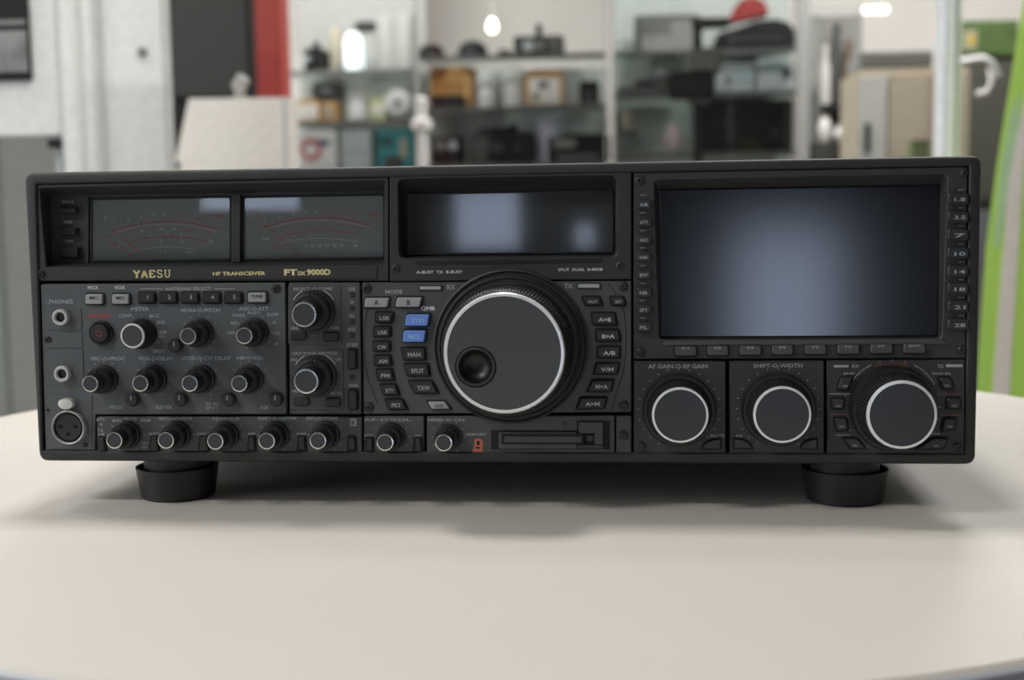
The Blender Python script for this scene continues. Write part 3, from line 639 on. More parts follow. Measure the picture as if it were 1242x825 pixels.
for pts in ([(185, 268), (252, 262), (222, 338), (165, 336)], [(133, 385), (202, 383), (202, 440), (133, 440)], [(148, 492), (215, 492), (225, 560), (160, 565)], [(200, 605), (275, 605), (322, 660), (240, 662)],
            [(730, 268), (792, 268), (815, 328), (750, 332)], [(775, 383), (850, 383), (850, 440), (775, 440)], [(758, 495), (828, 495), (820, 555), (745, 565)], [(690, 606), (782, 606), (755, 662), (610, 664)]):
    b = key(poly(B5, pts, -.001), m_btn, r=.0016, name='clarifier_key')
    cx = sum(p[0] for p in pts)/4; cy = sum(p[1] for p in pts)/4
    W(B5, 'ON', cx, cy+12, 12, m_print_d, b, YP-.0023, 26)
for x0, x1, y, m in ((120, 245, 358, m_print_d), (120, 235, 471, m_orange_d), (735, 862, 358, m_orange_d), (738, 862, 476, m_orange_d), (155, 235, 588, m_print_d)):
    bm = bmesh.new(); ribbon(bm, [PX(*V(B5, x0, y), 0), PX(*V(B5, x1, y), 0)], .0004, YP-.0001); tobj('legend_line', bm, m, R)
for s, x, y, wd, h in (('RX', 265, 203, 40, 18), ('TX', 738, 203, 34, 18), ('ENT', 230, 244, 62, 12), ('BAND', 722, 244, 62, 12), ('MHz', 778, 244, 34, 12), ('KHz', 710, 578, 50, 12)):
    W(B5, s, x, y, h, m_print_d, R, YP-.0001, wd)
for z in ((145, 198, 228, 212), (770, 194, 862, 210)):
    prism('indicator_lamp', rect(B5, *z), YP-.0006, .002, m_print_d, R, .0005, .0002)
c = PX(1094.1, 503.6, -.026)
for s in (-1, 1):
    bm = bmesh.new(); ribbon(bm, [(c[0]+math.sin(t)*.0252, c[1]+math.cos(t)*.0252) for t in [math.radians(s*(26+4*i)) for i in range(9)]], .0004, YP-.0001); tobj('scale_marks', bm, m_print_d, R)
#BACKGROUND
# ================================================================== SHOP BEHIND THE TABLE
def bm_thing_box(name, label, cat, px0, py0, px1, z0, Y, dp, m, parts=(), group=None, bev=.004, body='body', ymid=None):
    ym = ymid if ymid is not None else py0
    x0 = at(px0, ym, Y).x; x1 = at(px1, ym, Y).x; z1 = at((px0+px1)/2, py0, Y).z
    w_, h_ = x1-x0, z1-z0
    t = thing(name, ((x0+x1)/2, Y+dp/2, z0), label, cat, group)
    box(body, (-w_/2, -dp/2, 0), (w_/2, dp/2, h_), m, t, min(bev, w_*.2, h_*.2))
    for (nm, a, b, c, d, mm, pr) in parts:
        if nm in ('knob', 'speaker', 'lens', 'disc', 'dial'):
            r = (c-a)*w_/2
            lathe(nm, (-w_/2+(a+c)/2*w_, (b+d)/2*h_), [(r, -dp/2+.001), (r, -dp/2-pr*.7), (r*.85, -dp/2-pr), (r*.4, -dp/2-pr)], mm, t, 24)
        else:
            box(nm, (-w_/2+a*w_, -dp/2-pr, b*h_), (-w_/2+c*w_, -dp/2+.001, d*h_), mm, t, min(pr*.3, .002))
    return t, w_, h_
c_black = mat('matt_black_plastic', (26, 26, 26), .6, spec=.3); c_dark = mat('dark_grey_plastic', (54, 54, 52), .5)
c_grey = mat('mid_grey_paint', (128, 128, 126), .6); c_pale = mat('pale_grey_paint', (186, 186, 182), .6); c_white = mat('white_paint', (226, 226, 224), .45)
c_wcard = mat('white_card', (232, 227, 220), .7); c_card = mat('brown_cardboard', (176, 126, 70), .8); c_gold = mat('gold_frame', (196, 152, 92), .5)
c_red = mat('red_paint', (178, 62, 54), .5); c_red_shade = mat('dark_red_paint', (104, 30, 30), .5); c_teal = mat('teal_card', (54, 134, 138), .6)
c_green = mat('banner_green', (176, 216, 98), .5, var=.1, scale=3); c_cream = mat('banner_cream', (222, 214, 204), .5); c_dgreen = mat('deep_green', (62, 84, 36), .7, var=.3, scale=20)
c_beige = mat('beige_panel', (172, 162, 144), .6); c_alu = mat('brushed_aluminium', (196, 198, 204), .35, .6); c_shelf = mat('grey_shelf_steel', (96, 98, 96), .5)
c_shelf2 = mat('dark_shelf_steel', (60, 60, 58), .5); c_olive = mat('olive_grey_panel', (60, 60, 50), .7); c_lime = mat('pale_lime_card', (188, 194, 140), .7); c_silver = mat('silver_plastic', (176, 182, 182), .35, .2)
c_pane = glass('cabinet_glass', (.97, .98, .98), .01, 1, 1.18)
c_shelfglass = glass('shelf_glass', (.84, .88, .86), .05, 1, 1.2)
YS = 4.4
def zof(px, py, Y=YS): return at(px, py, Y).z
def cabinet(name, label, x0, x1, Y, dp, shelves, mback, mshelf, posts=(), th=.02, group='display cabinets', back_top=None, gl=True):
    X_0 = at(x0, 100, Y).x; X_1 = at(x1, 100, Y).x
    t = thing(name, ((X_0+X_1)/2, Y+dp/2, 0), label, 'cabinet', group); w_ = X_1-X_0
    zt = ZC-.5 if back_top is None else back_top
    box('back_panel', (-w_/2, dp/2-.01, 0), (w_/2, dp/2, zt), mback, t)
    for z in shelves:
        box('shelf', (-w_/2, -dp/2+.012, z-.010), (w_/2, dp/2-.011, z), c_shelfglass, t)
        box('shelf_edge', (-w_/2, -dp/2, z-th), (w_/2, -dp/2+.0118, z), mshelf, t, .002)
    for s in (-1, 1):
        box('post', (s*w_/2-(.006 if s > 0 else 0), -dp/2-.012, 0), (s*w_/2+(.006 if s < 0 else 0), -dp/2-.0005, 2.3), c_grey, t, .001)
    box('plinth', (-w_/2+.02, -dp/2+.01, 0), (w_/2-.02, dp/2-.02, .6), c_grey, t, .004)
    if gl: box('glass_pane', (-w_/2+.013, -dp/2-.008, .62), (w_/2-.013, -dp/2-.004, 2.28), c_pane, t)
    return t
zA = [zof(425, 86), zof(425, 148), zof(425, 212)]
zB = [zof(615, 68), zof(615, 130), zof(615, 199)]
zC = [zof(850, 62), zof(900, 112), zof(900, 184)]
cabinet('display_cabinet', 'pale shelving behind the left half of the radio, under a bright white lamp', 345, 506, YS-.05, .26, zA, mat('pale_back', (172, 172, 168), .7), c_grey)
cabinet('display_cabinet', 'glass shelving in the middle holding two black domes and old radios', 507, 736, YS-.05, .26, zB, mat('mid_grey_back', (190, 190, 188), .7), c_shelf, back_top=zof(615, 78))
cabinet('display_cabinet', 'grey green shelving holding a black bag and a wide black box', 743, 966, YS-.05, .26, zC, mat('sage_grey_back', (168, 173, 169), .7), c_shelf)
def it(name, label, cat, x0, y0, x1, z, m, parts=(), Y=YS, dp=.12, group=None, bev=.006):
    return bm_thing_box(name, label, cat, x0, y0, x1, z+.0005, Y, dp, m, parts, group, bev)[0]
def single(name, label, cat, bm_fn, m, loc, group=None, smooth=True):
    bm = bmesh.new(); bm_fn(bm); o = tobj(name, bm, m, None, smooth, loc); return tag(o, label, cat, group)
def vlathe(name, label, cat, px, py0, py1_z, rpx, prof, m, Y=YS, group=None):
    x = at(px, py0, Y).x; zt = zof(px, py0, Y); h = zt-py1_z-.0005; r = rpx*(Y-CAM.y)/F
    o = lathe(name, (0, 0), [(r*a, h*b) for a, b in prof], m, None, 32, 'Z'); o.location = (x, Y+.06, py1_z+.0005); return tag(o, label, cat, group)
# shelving on the left
t = it('compact_camera', 'small black camera with a silver lens on the upper left shelf', 'camera', 368, 58, 391, zA[0], c_black, [('lens', .02, .2, .42, .8, c_silver, .03), ('viewfinder', .5, 1.0, .8, 1.25, c_black, -.02)])
vlathe('beige_dish', 'round beige dish standing beside the bright lamp', 'dish', 402, 30, zA[0], 9, [(.3, 0), (.9, .3), (1, .6), (.8, .9), (.3, 1)], c_beige, YS+.06)
t = thing('desk_lamp', (at(425, 60, YS).x, YS+.06, zA[0]+.0005), 'glowing white desk lamp with a dark head on the left shelf', 'lamp')
hL = zof(425, 38)-zA[0]; rl = 12*(YS-CAM.y)/F
m_glow = mat('glowing_shade', (240, 250, 255), .5, emit=1.0)
lathe('lamp_shade', (0, 0), [(rl*.8, hL*.05), (rl*1.05, hL*.2), (rl*.95, hL*.8), (rl*.6, hL*1.0)], m_glow, t, 32, 'Z')
lathe('lamp_base', (0, 0), [(rl*.9, 0), (rl*.9, hL*.05), (rl*.3, hL*.06)], c_dark, t, 32, 'Z')
box('lamp_head', (rl*.2, -.03, hL*1.02), (rl*2.4, .03, hL*1.28), c_dark, t, .01)
it('white_board', 'pale grey panel leaning on the upper left shelf', 'board', 455, 18, 476, zA[0], c_pale, [('trim', .05, .05, .12, .95, c_grey, .004)], dp=.03)
it('white_board', 'second pale grey panel, right against the middle post', 'board', 480, 16, 500, zA[0], c_pale, [('trim', .85, .05, .95, .95, c_grey, .004)], dp=.03)
t = it('gift_box', 'flat white box with gold edges on the middle left shelf', 'box', 351, 121, 388, zA[1], c_gold, [('label', .08, .15, .92, .8, c_wcard, .003)])
it('gift_box', 'gold and cream box right of the flat white box', 'box', 390, 123, 409, zA[1], c_gold, [('label', .1, .2, .7, .85, c_beige, .003)])
it('grey_case', 'long dark grey case lying on the gift boxes', 'case', 378, 100, 412, zof(400, 121)+.002, c_dark, [('handle', .3, .45, .7, .6, c_silver, .004)], dp=.1)
vlathe('white_mug', 'white mug with a dark opening on the left shelf', 'mug', 431, 112, zA[1], 14, [(.7, 0), (1, .15), (1, 1), (.85, 1), (.8, .3)], c_white)
it('lime_carton', 'pale lime carton below the white round fan', 'box', 448, 119, 468, zA[1], c_lime, [('label', .1, .3, .9, .7, c_wcard, .003)])
t = it('desk_fan', 'white round desk fan with a grey hub on the left shelf', 'fan', 477, 138, 490, zA[1], c_dark, (), dp=.08)
lathe('fan_cage', (0, .066), [(.052, -.02), (.056, -.04), (.04, -.062), (.015, -.064)], c_white, t, 32); lathe('fan_hub', (0, .066), [(.016, -.05), (.016, -.07), (.004, -.073)], c_grey, t, 20)
t = it('poster_box', 'white carton printed with a red ring and blue dash', 'box', 351, 157, 408, zA[2], c_white, [('blue_print', .62, .62, .82, .78, mat('slate_blue', (96, 110, 140), .6), .002)])
rr_ = .045; lathe('red_print', (-.01, .10), [(rr_, -.0595), (rr_, -.0615), (rr_*.55, -.0615), (rr_*.55, -.0595)], mat('faded_red', (196, 96, 92), .6), t, 32)
it('grey_case', 'plain light grey case between the red ring carton and the teal box', 'case', 413, 157, 450, zA[2], c_silver, [('seam', .04, .5, .96, .53, c_grey, .003)])
it('teal_box', 'teal carton with a beige spot beside the thin white post', 'box', 456, 157, 502, zA[2], c_teal, [('label', .62, .35, .8, .8, c_beige, .003), ('picture', .2, 0.05, .7, .4, c_dark, .003), ('label', .08, .6, .45, .85, mat('deep_teal', (40, 92, 96), .6), .002)])
# thin white post with collar
Yp = 3.4; xp = at(512, 160, Yp).x; pr_ = 6.5*(Yp-CAM.y)/F
t = thing('stand_post', (xp, Yp, 0), 'thin white stand post with a collar in front of the shelving', 'post')
lathe('post', (0, 0), [(pr_, .02), (pr_, zof(512, 120, Yp)), (pr_*.5, zof(512, 118, Yp))], c_white, t, 24, 'Z'); zc_ = zof(512, 158, Yp)
lathe('collar', (0, 0), [(pr_*1.05, zc_), (pr_*1.9, zc_+.005), (pr_*1.9, zc_+.03), (pr_*1.05, zc_+.035)], c_white, t, 24, 'Z'); lathe('base', (0, 0), [(.14, 0), (.14, .015), (.02, .022)], c_white, t, 32, 'Z')
# shelving in the middle
for x, ww, s in ((520, 17, 'left black dome on the top middle shelf'), (571, 19, 'right black dome on the top middle shelf, below the lamp')):
    t = thing('dome_speaker', (at(x, 60, YS).x, YS+.06, zB[0]+.0005), s, 'speaker', 'black domes'); rd = ww*(YS-CAM.y)/F
    lathe('dome', (0, 0), [(rd, .004), (rd*.98, rd*.35), (rd*.85, rd*.75), (rd*.55, rd*1.02), (rd*.2, rd*1.12)], c_black, t, 32, 'Z'); lathe('foot_ring', (0, 0), [(rd*1.02, 0), (rd*1.02, .01), (rd*.9, .012)], c_dark, t, 32, 'Z')
x = at(597, 33, 4.0).x; z = zof(597, 33, 4.0)  # glowing body and cord added for the reflection of a ceiling light
t = thing('pendant_lamp', (x, 4.0, z-.03), 'small glowing round lamp hanging above the middle shelving', 'lamp')
lathe('bulb', (0, 0), [(.004, .01), (.014, .016), (.018, .03), (.014, .044), (.006, .06)], mat('glowing_bulb', (255, 246, 228), .5, emit=5), t, 24, 'Z'); box('cord', (-.003, -.003, .06), (.003, .003, ZC-z+.029), c_pale, t)
t = it('receiver', 'dark grey receiver with silver dials on the top middle shelf', 'radio', 622, 43, 683, zB[0], c_dark, [('dial', .2, .15, .42, .75, c_silver, .012), ('dial', .45, .2, .62, .7, c_grey, .012), ('panel', .7, .1, .97, .9, mat('moss_grey', (84, 86, 78), .5), .004)])
bm = bmesh.new(); addbox(bm, (-.012, -.012, 0), (.012, .012, .05), .004); tobj('microphone', bm, c_black, t, loc=(.0, 0, zof(650, 43)-zB[0]))
it('low_tray', 'flat dark tray left of the dark grey receiver', 'tray', 604, 60, 620, zB[0], c_dark, [('rim', 0, .8, 1, 1.0, c_black, .003)])
it('cardboard_box', 'brown cardboard box on the middle shelf', 'box', 521, 81, 574, zB[1], c_card, [('flap', .02, .55, .98, .58, mat('cardboard_edge', (140, 94, 50), .8), .003), ('tape', .8, .0, .95, 1, c_gold, .002)], Y=YS+.07)
it('black_case', 'low black case in front of the cardboard box', 'case', 523, 115, 560, zB[1], c_black, [('latch', .4, .5, .6, .8, c_dark, .006)], Y=YS-.04, dp=.1)
vlathe('white_canister', 'left white canister beside the cardboard box', 'canister', 588, 86, zB[1], 12, [(.9, 0), (1, .05), (1, .85), (.8, .95), (.6, 1)], c_white, group='white canisters')
vlathe('white_canister', 'right white canister beside the gold framed picture', 'canister', 621, 80, zB[1], 14, [(.85, 0), (.95, .05), (1, .8), (.6, .92), (.5, 1)], c_white, group='white canisters')
it('picture_frame', 'gold framed picture with white mount on the middle shelf', 'picture frame', 636, 86, 684, zB[1], c_gold, [('mount', .1, .06, .9, .8, c_wcard, .003), ('picture', .35, .5, .6, .7, mat('blue_black_print', (62, 62, 92), .6), .004), ('picture', .15, .12, .4, .4, c_beige, .004)], dp=.03)
it('small_speaker', 'small black speaker at the right end of the middle shelf', 'speaker', 702, 98, 726, zB[1], c_black, [('speaker', .2, .1, .8, .55, c_dark, .006), ('base_strip', .0, 0, 1, .1, c_grey, .004)])
it('meter_box', 'black box with two grey dials on the low middle shelf', 'meter', 522, 165, 560, zB[2], c_black, [('dial', .15, .5, .48, .85, c_grey, .008), ('dial', .55, .5, .88, .85, c_silver, .008)])
t = it('receiver', 'wide black receiver with a knob on top, low middle shelf', 'radio', 568, 160, 647, zB[2], c_black, [('knob', .38, .3, .58, .7, c_dark, .02), ('panel', .04, .1, .3, .85, c_dark, .004), ('knob', .7, .3, .82, .7, c_dark, .015)])
box('top_grille', (-.09, -.04, zof(600, 160)-zB[2]), (.04, .04, zof(600, 154)-zB[2]), c_black, t, .004); lathe('top_knob', (.045, 0), [(.016, zof(620, 160)-zB[2]), (.016, zof(620, 150)-zB[2]), (.008, zof(620, 149)-zB[2])], c_black, t, 20, 'Z')
t = it('typewriter', 'black rounded machine with grey keys beside the wide black receiver', 'machine', 664, 165, 740, zB[2], c_black, [('roller', .3, .95, .98, 1.08, c_black, -.02), ('key_bed', .1, .55, .45, .9, c_grey, .012), ('slot', .15, .1, .8, .3, c_shelf, .004)], Y=YS-.035, dp=.11)
vlathe('paper_roll', 'white paper roll standing behind the black rounded machine', 'roll', 665, 141, zB[2], 15, [(.95, 0), (1, .05), (1, .95), (.5, 1)], mat('cool_white_paper', (214, 214, 228), .7), YS+.07)
# shelving on the right
it('picture_frame', 'dark framed grey picture on the top right shelf', 'picture frame', 769, 18, 846, zC[0], mat('moss_grey', (84, 86, 78), .5), [('picture', .12, .1, .95, .85, c_grey, .003), ('picture', .12, .5, .6, .85, c_shelf, .004)], dp=.03, Y=YS+.1)
def tripod(px, Y):
    x = at(px, 100, Y).x; t = thing('camera_tripod', (x, Y, 0), 'black tripod with camera gear in front of the right shelving', 'tripod')
    zt = zof(px, 20, Y)
    box('column', (-.013, -.013, .35), (.013, .013, zt), c_black, t, .004)
    for k in range(3):
        a = math.radians(90+120*k); bm = bmesh.new(); v = [Vector((.02*math.cos(a), .02*math.sin(a), .95)), Vector((.24*math.cos(a), .24*math.sin(a), .002))]
        s = .011; vs = [bm.verts.new(p+Vector((dx*s, dy*s, 0))) for p in v for dx, dy in ((-1, -1), (1, -1), (1, 1), (-1, 1))]
        for i in range(4): bm.faces.new((vs[i], vs[(i+1) % 4], vs[4+(i+1) % 4], vs[4+i]))
        bm.faces.new(vs[:4]); bm.faces.new(vs[4:]); tobj('leg', bm, c_black, t)
    for nm, z0, z1, w0, w1, m in (('camera', 88, 120, -.09, .05, c_black), ('head', 118, 128, -.03, .04, c_dark), ('clamp', 60, 90, -.03, .07, mat('moss_grey', (84, 86, 78), .5)), ('lens_hood', 92, 112, -.13, -.088, c_dark), ('bracket', 24, 34, -.02, .10, c_dark)):
        box(nm, (w0, -.05, zof(px, z1, Y)), (w1, .05, zof(px, z0, Y)), m, t, .008)
    return t
tripod(846, 3.5)
vlathe('silver_bowl', 'small silver bowl on the black tray, upper right shelf', 'bowl', 799, 84, zof(799, 97), 9, [(.4, 0), (.9, .4), (1, .9), (.9, 1)], c_silver, YS-.02)
x = at(790, 98, YS).x
it('serving_tray', 'flat black tray under the small silver bowl', 'tray', 770, 97, 815, zof(790, 104), c_black, [('rim', 0, .7, 1, 1, c_dark, .004)], Y=YS, dp=.14)
it('ledge', 'narrow grey ledge carrying the flat black tray', 'shelf', 748, 104, 825, zof(790, 109), c_shelf, [('lip', 0, .0, 1, .4, c_grey, .004)], Y=YS-.03, dp=.18)
vlathe('cream_jar', 'small cream jar at the left of the right shelving', 'jar', 760, 134, zof(752, 158), 9, [(.6, 0), (1, .4), (.9, .8), (.5, .9), (.55, 1)], c_beige, YS-.02)
it('ledge', 'narrow dark ledge carrying the small cream jar', 'shelf', 748, 158, 775, zof(752, 162), c_shelf, [('lip', 0, .0, 1, .4, c_grey, .004)], Y=YS-.03, dp=.18)
vlathe('pink_vase', 'white and pink vase standing left of the wide black box', 'vase', 816, 150, zof(816, 184), 12, [(.4, 0), (.9, .3), (1, .5), (.5, .8), (.6, 1)], mat('pale_pink_glaze', (214, 196, 198), .3), YS-.03)
zb = zC[0]
t = thing('travel_bag', (at(916, 50, YS).x, YS+.06, zb+.0005), 'rounded black bag on the top right shelf under a red cap', 'bag')
def blob(pts, dp):
    bm = bmesh.new(); f = [bm.verts.new((p[0], -dp/2, p[1])) for p in pts]; g = [bm.verts.new((p[0], dp/2, p[1])) for p in pts]; n = len(pts)
    bm.faces.new(f); bm.faces.new(g)
    for i in range(n): bm.faces.new((f[i], f[(i+1) % n], g[(i+1) % n], g[i]))
    bmesh.ops.bevel(bm, geom=list(bm.edges), offset=.006, segments=2, affect='EDGES'); return bm
sc_ = (YS-CAM.y)/F
tobj('bag_body', blob([(-50*sc_, 0), (48*sc_, 0), (48*sc_, 18*sc_), (40*sc_, 30*sc_), (24*sc_, 35*sc_), (0, 33*sc_), (-20*sc_, 26*sc_), (-44*sc_, 20*sc_)], .12), c_black, t); box('strap', (-.1, -.066, .03), (.1, -.0605, .045), c_dark, t, .001)
t = thing('red_cap', (at(908, 30, YS).x, YS+.06, zof(908, 28)), 'red cap lying on the rounded black bag', 'cap')
tobj('crown', blob([(-28*sc_, -1*sc_), (6*sc_, 9*sc_), (24*sc_, 10*sc_), (20*sc_, 24*sc_), (6*sc_, 32*sc_), (-10*sc_, 28*sc_), (-18*sc_, 12*sc_)], .1), mat('wine_cloth', (134, 44, 44), .8), t); tobj('brim', blob([(-50*sc_, 0), (-22*sc_, -1*sc_), (-16*sc_, 8*sc_), (-44*sc_, 8*sc_)], .08), mat('rose_cloth', (150, 92, 92), .7), t)
t = it('receiver', 'light grey receiver with dark knobs above the wide black box', 'radio', 868, 78, 915, zC[1], c_silver, [('knob', .25, .2, .4, .7, c_black, .02), ('display', .5, .4, .95, .8, mat('pale_teal_glass', (150, 170, 172), .3), .004)], dp=.1)
it('receiver', 'light grey receiver at the right end above the wide black box', 'radio', 918, 70, 962, zC[1], c_silver, [('display', .1, .55, .75, .85, mat('pale_teal_glass', (150, 170, 172), .3), .004), ('knob', .72, .3, .95, .8, c_black, .02)], dp=.1)
it('paper_stack', 'low pale stack of paper left of the two light grey receivers', 'paper', 852, 88, 866, zC[1], c_pale, [('top_sheet', .0, .9, 1, 1, c_white, .002)], dp=.1)
it('equipment_box', 'wide matt black box at the bottom of the right shelving', 'box', 848, 121, 962, zC[2], c_black, [('seam', .02, .2, .98, .23, c_dark, .003), ('badge', .75, .32, .85, .4, c_dark, .003)], dp=.13)
# things between the right shelving and the locker
Yq = 4.12
t, w1_, h1_ = bm_thing_box('plant_stand', 'dark pedestal carrying two white vases right of the wide black box', 'pedestal', 988, 172, 1036, 0, Yq, .2, c_dark, [('panel', .1, .1, .9, .9, c_black, .004)])
zq = h1_
vlathe('white_vase', 'taller white vase on the dark pedestal', 'vase', 1003, 138, zq, 9, [(.6, 0), (1, .35), (.8, .7), (.4, .9), (.6, 1)], c_pale, Yq)
vlathe('white_vase', 'shorter white vase on the dark pedestal', 'vase', 1023, 150, zq, 9, [(.6, 0), (1, .4), (.8, .7), (.4, .9), (.6, 1)], c_pale, Yq)
t = thing('bottle_rack', (at(1018, 90, Yq+.4).x, Yq+.5, 0), 'tall dark rack with a brown bottle and an olive bottle', 'rack')
sq = (Yq+.5-CAM.y)/F
box('frame', (-16*sq, 0, 0), (18*sq, .02, zof(1018, 20, Yq+.5)), mat('smoke_panel', (120, 120, 116), .5), t, .004); zr = zof(1018, 128, Yq+.5)
box('shelf', (-16*sq, -.12, zr-.03), (18*sq, -.001, zr), c_black, t, .004)
for dx, hh, rw_, m in ((-14, 70, 7, c_pale), (-2, 92, 9, c_dark), (12, 72, 8, mat('brown_glass', (98, 78, 62), .3))):
    lathe('bottle', (dx*sq, -.06), [(rw_*sq, zr), (rw_*sq, zr+hh*sq*.6), (rw_*sq*.5, zr+hh*sq*.75), (rw_*sq*.45, zr+hh*sq)], m, t, 24, 'Z')
# locker
bm_thing_box('screen_panel', 'plain grey screen panel behind the rack and pedestal', 'panel', 972, 5, 1046, 0, 4.9, .03, mat('screen_grey', (142, 142, 139), .7), [('rail', 0, .97, 1, 1, c_pale, .006)])
bm_thing_box('square_post', 'slim grey square post between the shelving and the two vases', 'post', 968, -20, 983, 0, 4.15, .05, mat('post_grey', (138, 138, 136), .5), [('groove', .45, .01, .55, .99, c_grey, .002)])
bm_thing_box('storage_locker', 'white and beige locker behind the bright aluminium post', 'locker', 1040, 83, 1177, 0, 3.7, .35, c_beige,
             [('door', .01, .02, .26, .985, c_pale, .012), ('door', .28, .02, .99, .985, c_beige, .012), ('handle', .06, .80, .11, .87, c_dark, .03), ('trim', .62, .02, .65, .985, mat('tan_trim', (186, 166, 146), .6), .014)])
it('paint_tin', 'small olive green tin in front of the beige locker door', 'tin', 1106, 170, 1128, zof(1117, 192, 3.3), mat('olive_tin', (112, 124, 84), .5), [('lid', 0, .9, 1, 1, c_dark, .004)], Y=3.3, dp=.08)
bm_thing_box('low_cupboard', 'low grey cupboard under the small olive green tin', 'cupboard', 1080, 192, 1132, 0, 3.28, .2, c_grey, [('door', .04, .04, .96, .96, c_pale, .008)])
bm_thing_box('roof_box', 'long grey case lying on top of the locker', 'case', 1042, 62, 1132, zof(1090, 82.5, 3.7)+.003, 3.75, .25, mat('rack_grey', (138, 140, 138), .5), [('slat', .02, .1, .98, .25, c_dark, .006), ('slat', .02, .7, .98, .85, c_shelf, .006)])
t = it('tube_lamp', 'bright short tube lamp near the top edge of the picture above the locker', 'lamp', 1046, 8, 1078, zof(1062, 15, 4.6), mat('tube_glow', (255, 246, 232), .5, emit=2.5), [('cap', -.05, -.2, .02, 1.2, c_pale, .01), ('cap', .98, -.2, 1.05, 1.2, c_pale, .01)], Y=4.6, dp=.03)
box('hanger', (-.004, -.004, .02), (.004, .004, ZC-t.location.z-.001), c_pale, t)
# aluminium post
Ya = 1.7; xa = at(1149, 100, Ya).x; wa = 13.5*(Ya-CAM.y)/F
t = thing('aluminium_post', (xa, Ya, 0), 'bright aluminium post reaching from floor to ceiling at the right', 'post')
bm = bmesh.new(); addbox(bm, (-wa, -wa, .01), (wa, wa, ZC-.005), wa*.55); tobj('profile', bm, mat('bright_aluminium', (240, 242, 246), .35), t, True)
for dx in (-.35, .35): box('groove', (dx*wa-.0015, -wa-.0006, .02), (dx*wa+.0015, -wa+.001, ZC-.01), c_pale, t)
box('foot_plate', (-.05, -.05, 0), (.05, .05, .0099), c_grey, t, .002)
# right: dark panel, hose, poster, banner
bm_thing_box('dark_partition', 'dark olive partition panel behind the green banner', 'partition', 1150, 40, 1330, 0, 4.25, .05, c_olive, [('rail', 0, .60, 1, .62, c_dark, .01), ('panel', .02, .05, .35, .58, mat('slate_panel', (92, 92, 96), .6), .01)])
bm_thing_box('leaf_poster', 'deep green leaf poster with a yellow square beside the banner', 'poster', 1176, 18, 1250, zof(1210, 62, 4.1), 4.1, .01, c_dgreen, [('label', .05, .15, .3, .75, mat('grey_lime', (132, 132, 110), .6), .004), ('label', .14, .3, .26, .6, mat('ochre', (168, 142, 52), .6), .006)])
bpy.data.objects['leaf_poster'].location.y = 4.243
pts = [at(x, y, 3.6) for x, y in ((1178, 72), (1192, 70), (1203, 76), (1213, 90), (1207, 92), (1199, 84), (1203, 100), (1196, 112), (1184, 114))]
cu = bpy.data.curves.new('hose', 'CURVE'); cu.dimensions = '3D'; cu.bevel_depth = .008; cu.bevel_resolution = 2; sp = cu.splines.new('POLY')
pts = [at(1150, 74, 3.6)+Vector((0, .105, 0))]+pts; sp.points.add(len(pts)-1)
for i, p in enumerate(pts): sp.points[i].co = (*p, 1)
o = bpy.data.objects.new('t', cu); COL.objects.link(o); me = bpy.data.meshes.new_from_object(o.evaluated_get(bpy.context.evaluated_depsgraph_get())); bpy.data.objects.remove(o); me.materials.clear()
tag(link('white_hose', me, c_white, smooth=True), 'curled white hose hanging from the right side of the locker', 'hose')
Yb = 1.5
def slab(name, pts, y0, y1, m, parent, org):
    bm = bmesh.new(); f = [at(a, b, Yb)-org for a, b in pts]
    F_ = [bm.verts.new((p.x, y0, p.z)) for p in f]; G_ = [bm.verts.new((p.x, y1, p.z)) for p in f]; n = len(f); bm.faces.new(F_); bm.faces.new(G_)
    for i in range(n): bm.faces.new((F_[i], F_[(i+1) % n], G_[(i+1) % n], G_[i]))
    return tobj(name, bm, m, parent)
yf_ = 251+(CAM.z-.03)/(Yb-CAM.y)*F
zb0 = at(1240, 850, Yb)
org = Vector((at(1260, 400, Yb).x, Yb, .0))
t = thing('roll_up_banner', tuple(org), 'green banner with slanted cream stripes at the right edge', 'banner')
slab('banner_sheet', [(1249, -40), (1330, -40), (1330, 860), (1166, 860), (1187, 440), (1197, 300), (1210, 200)], 0, .004, c_green, t, org)
slab('banner_stripe', [(1262, 20), (1274, 20), (1242, 200), (1226, 440), (1205, 860), (1182, 860), (1206, 440), (1223, 220)], -.0015, .0, c_cream, t, org)
slab('banner_stripe', [(1236, 170), (1236, 110), (1226, 135), (1214, 200), (1205, 300), (1211, 300)], -.001, .0, mat('pale_green_sheen', (176, 208, 160), .4), t, org)  # paler green strip along the banner's left edge
pa = at(1166, 860, Yb)-org; pb = at(1330, 860, Yb)-org
box('base', (pa.x, -.05, 0), (pb.x, .06, max(pa.z, .05)+.004), c_silver, t, .004)
# left: pillar, sign, counter, monitor, box, red column
Yl = 1.7; sc2 = (Yl-CAM.y)/F
org = Vector((at(138, 100, Yl).x, Yl, 0))
t = thing('white_pillar', (org.x, org.y, 0), 'white pillar with rounded vertical mouldings at the left', 'pillar')
xa_, xb_ = at(104, 110, Yl).x-org.x, at(204, 110, Yl).x-org.x; xc_ = at(66, 110, Yl).x-org.x
box('shaft', (xa_, 0, .0), (xb_, .03, ZC-.003), c_white, t, .008)
for x0, x1, y0 in ((xc_, xa_-.006, .02), (xa_, xa_+.035, -.012)):
    r = (x1-x0)/2; o = lathe('moulding', ((x0+x1)/2, y0+r*.5), [(r, 0), (r, ZC-.004)], c_white, t, 32, 'Z')
zk = zof(173, 63, Yl); lathe('lock', (at(173, 63, Yl).x-org.x, zk), [(.009, .001), (.009, -.006), (.004, -.008)], c_grey, t, 20)
Yg = 1.35; org = Vector((at(20, 100, Yg).x, Yg, 0))
t = thing('sign_stand', tuple(org), 'white sign panel holding a framed dark picture, far left', 'sign')
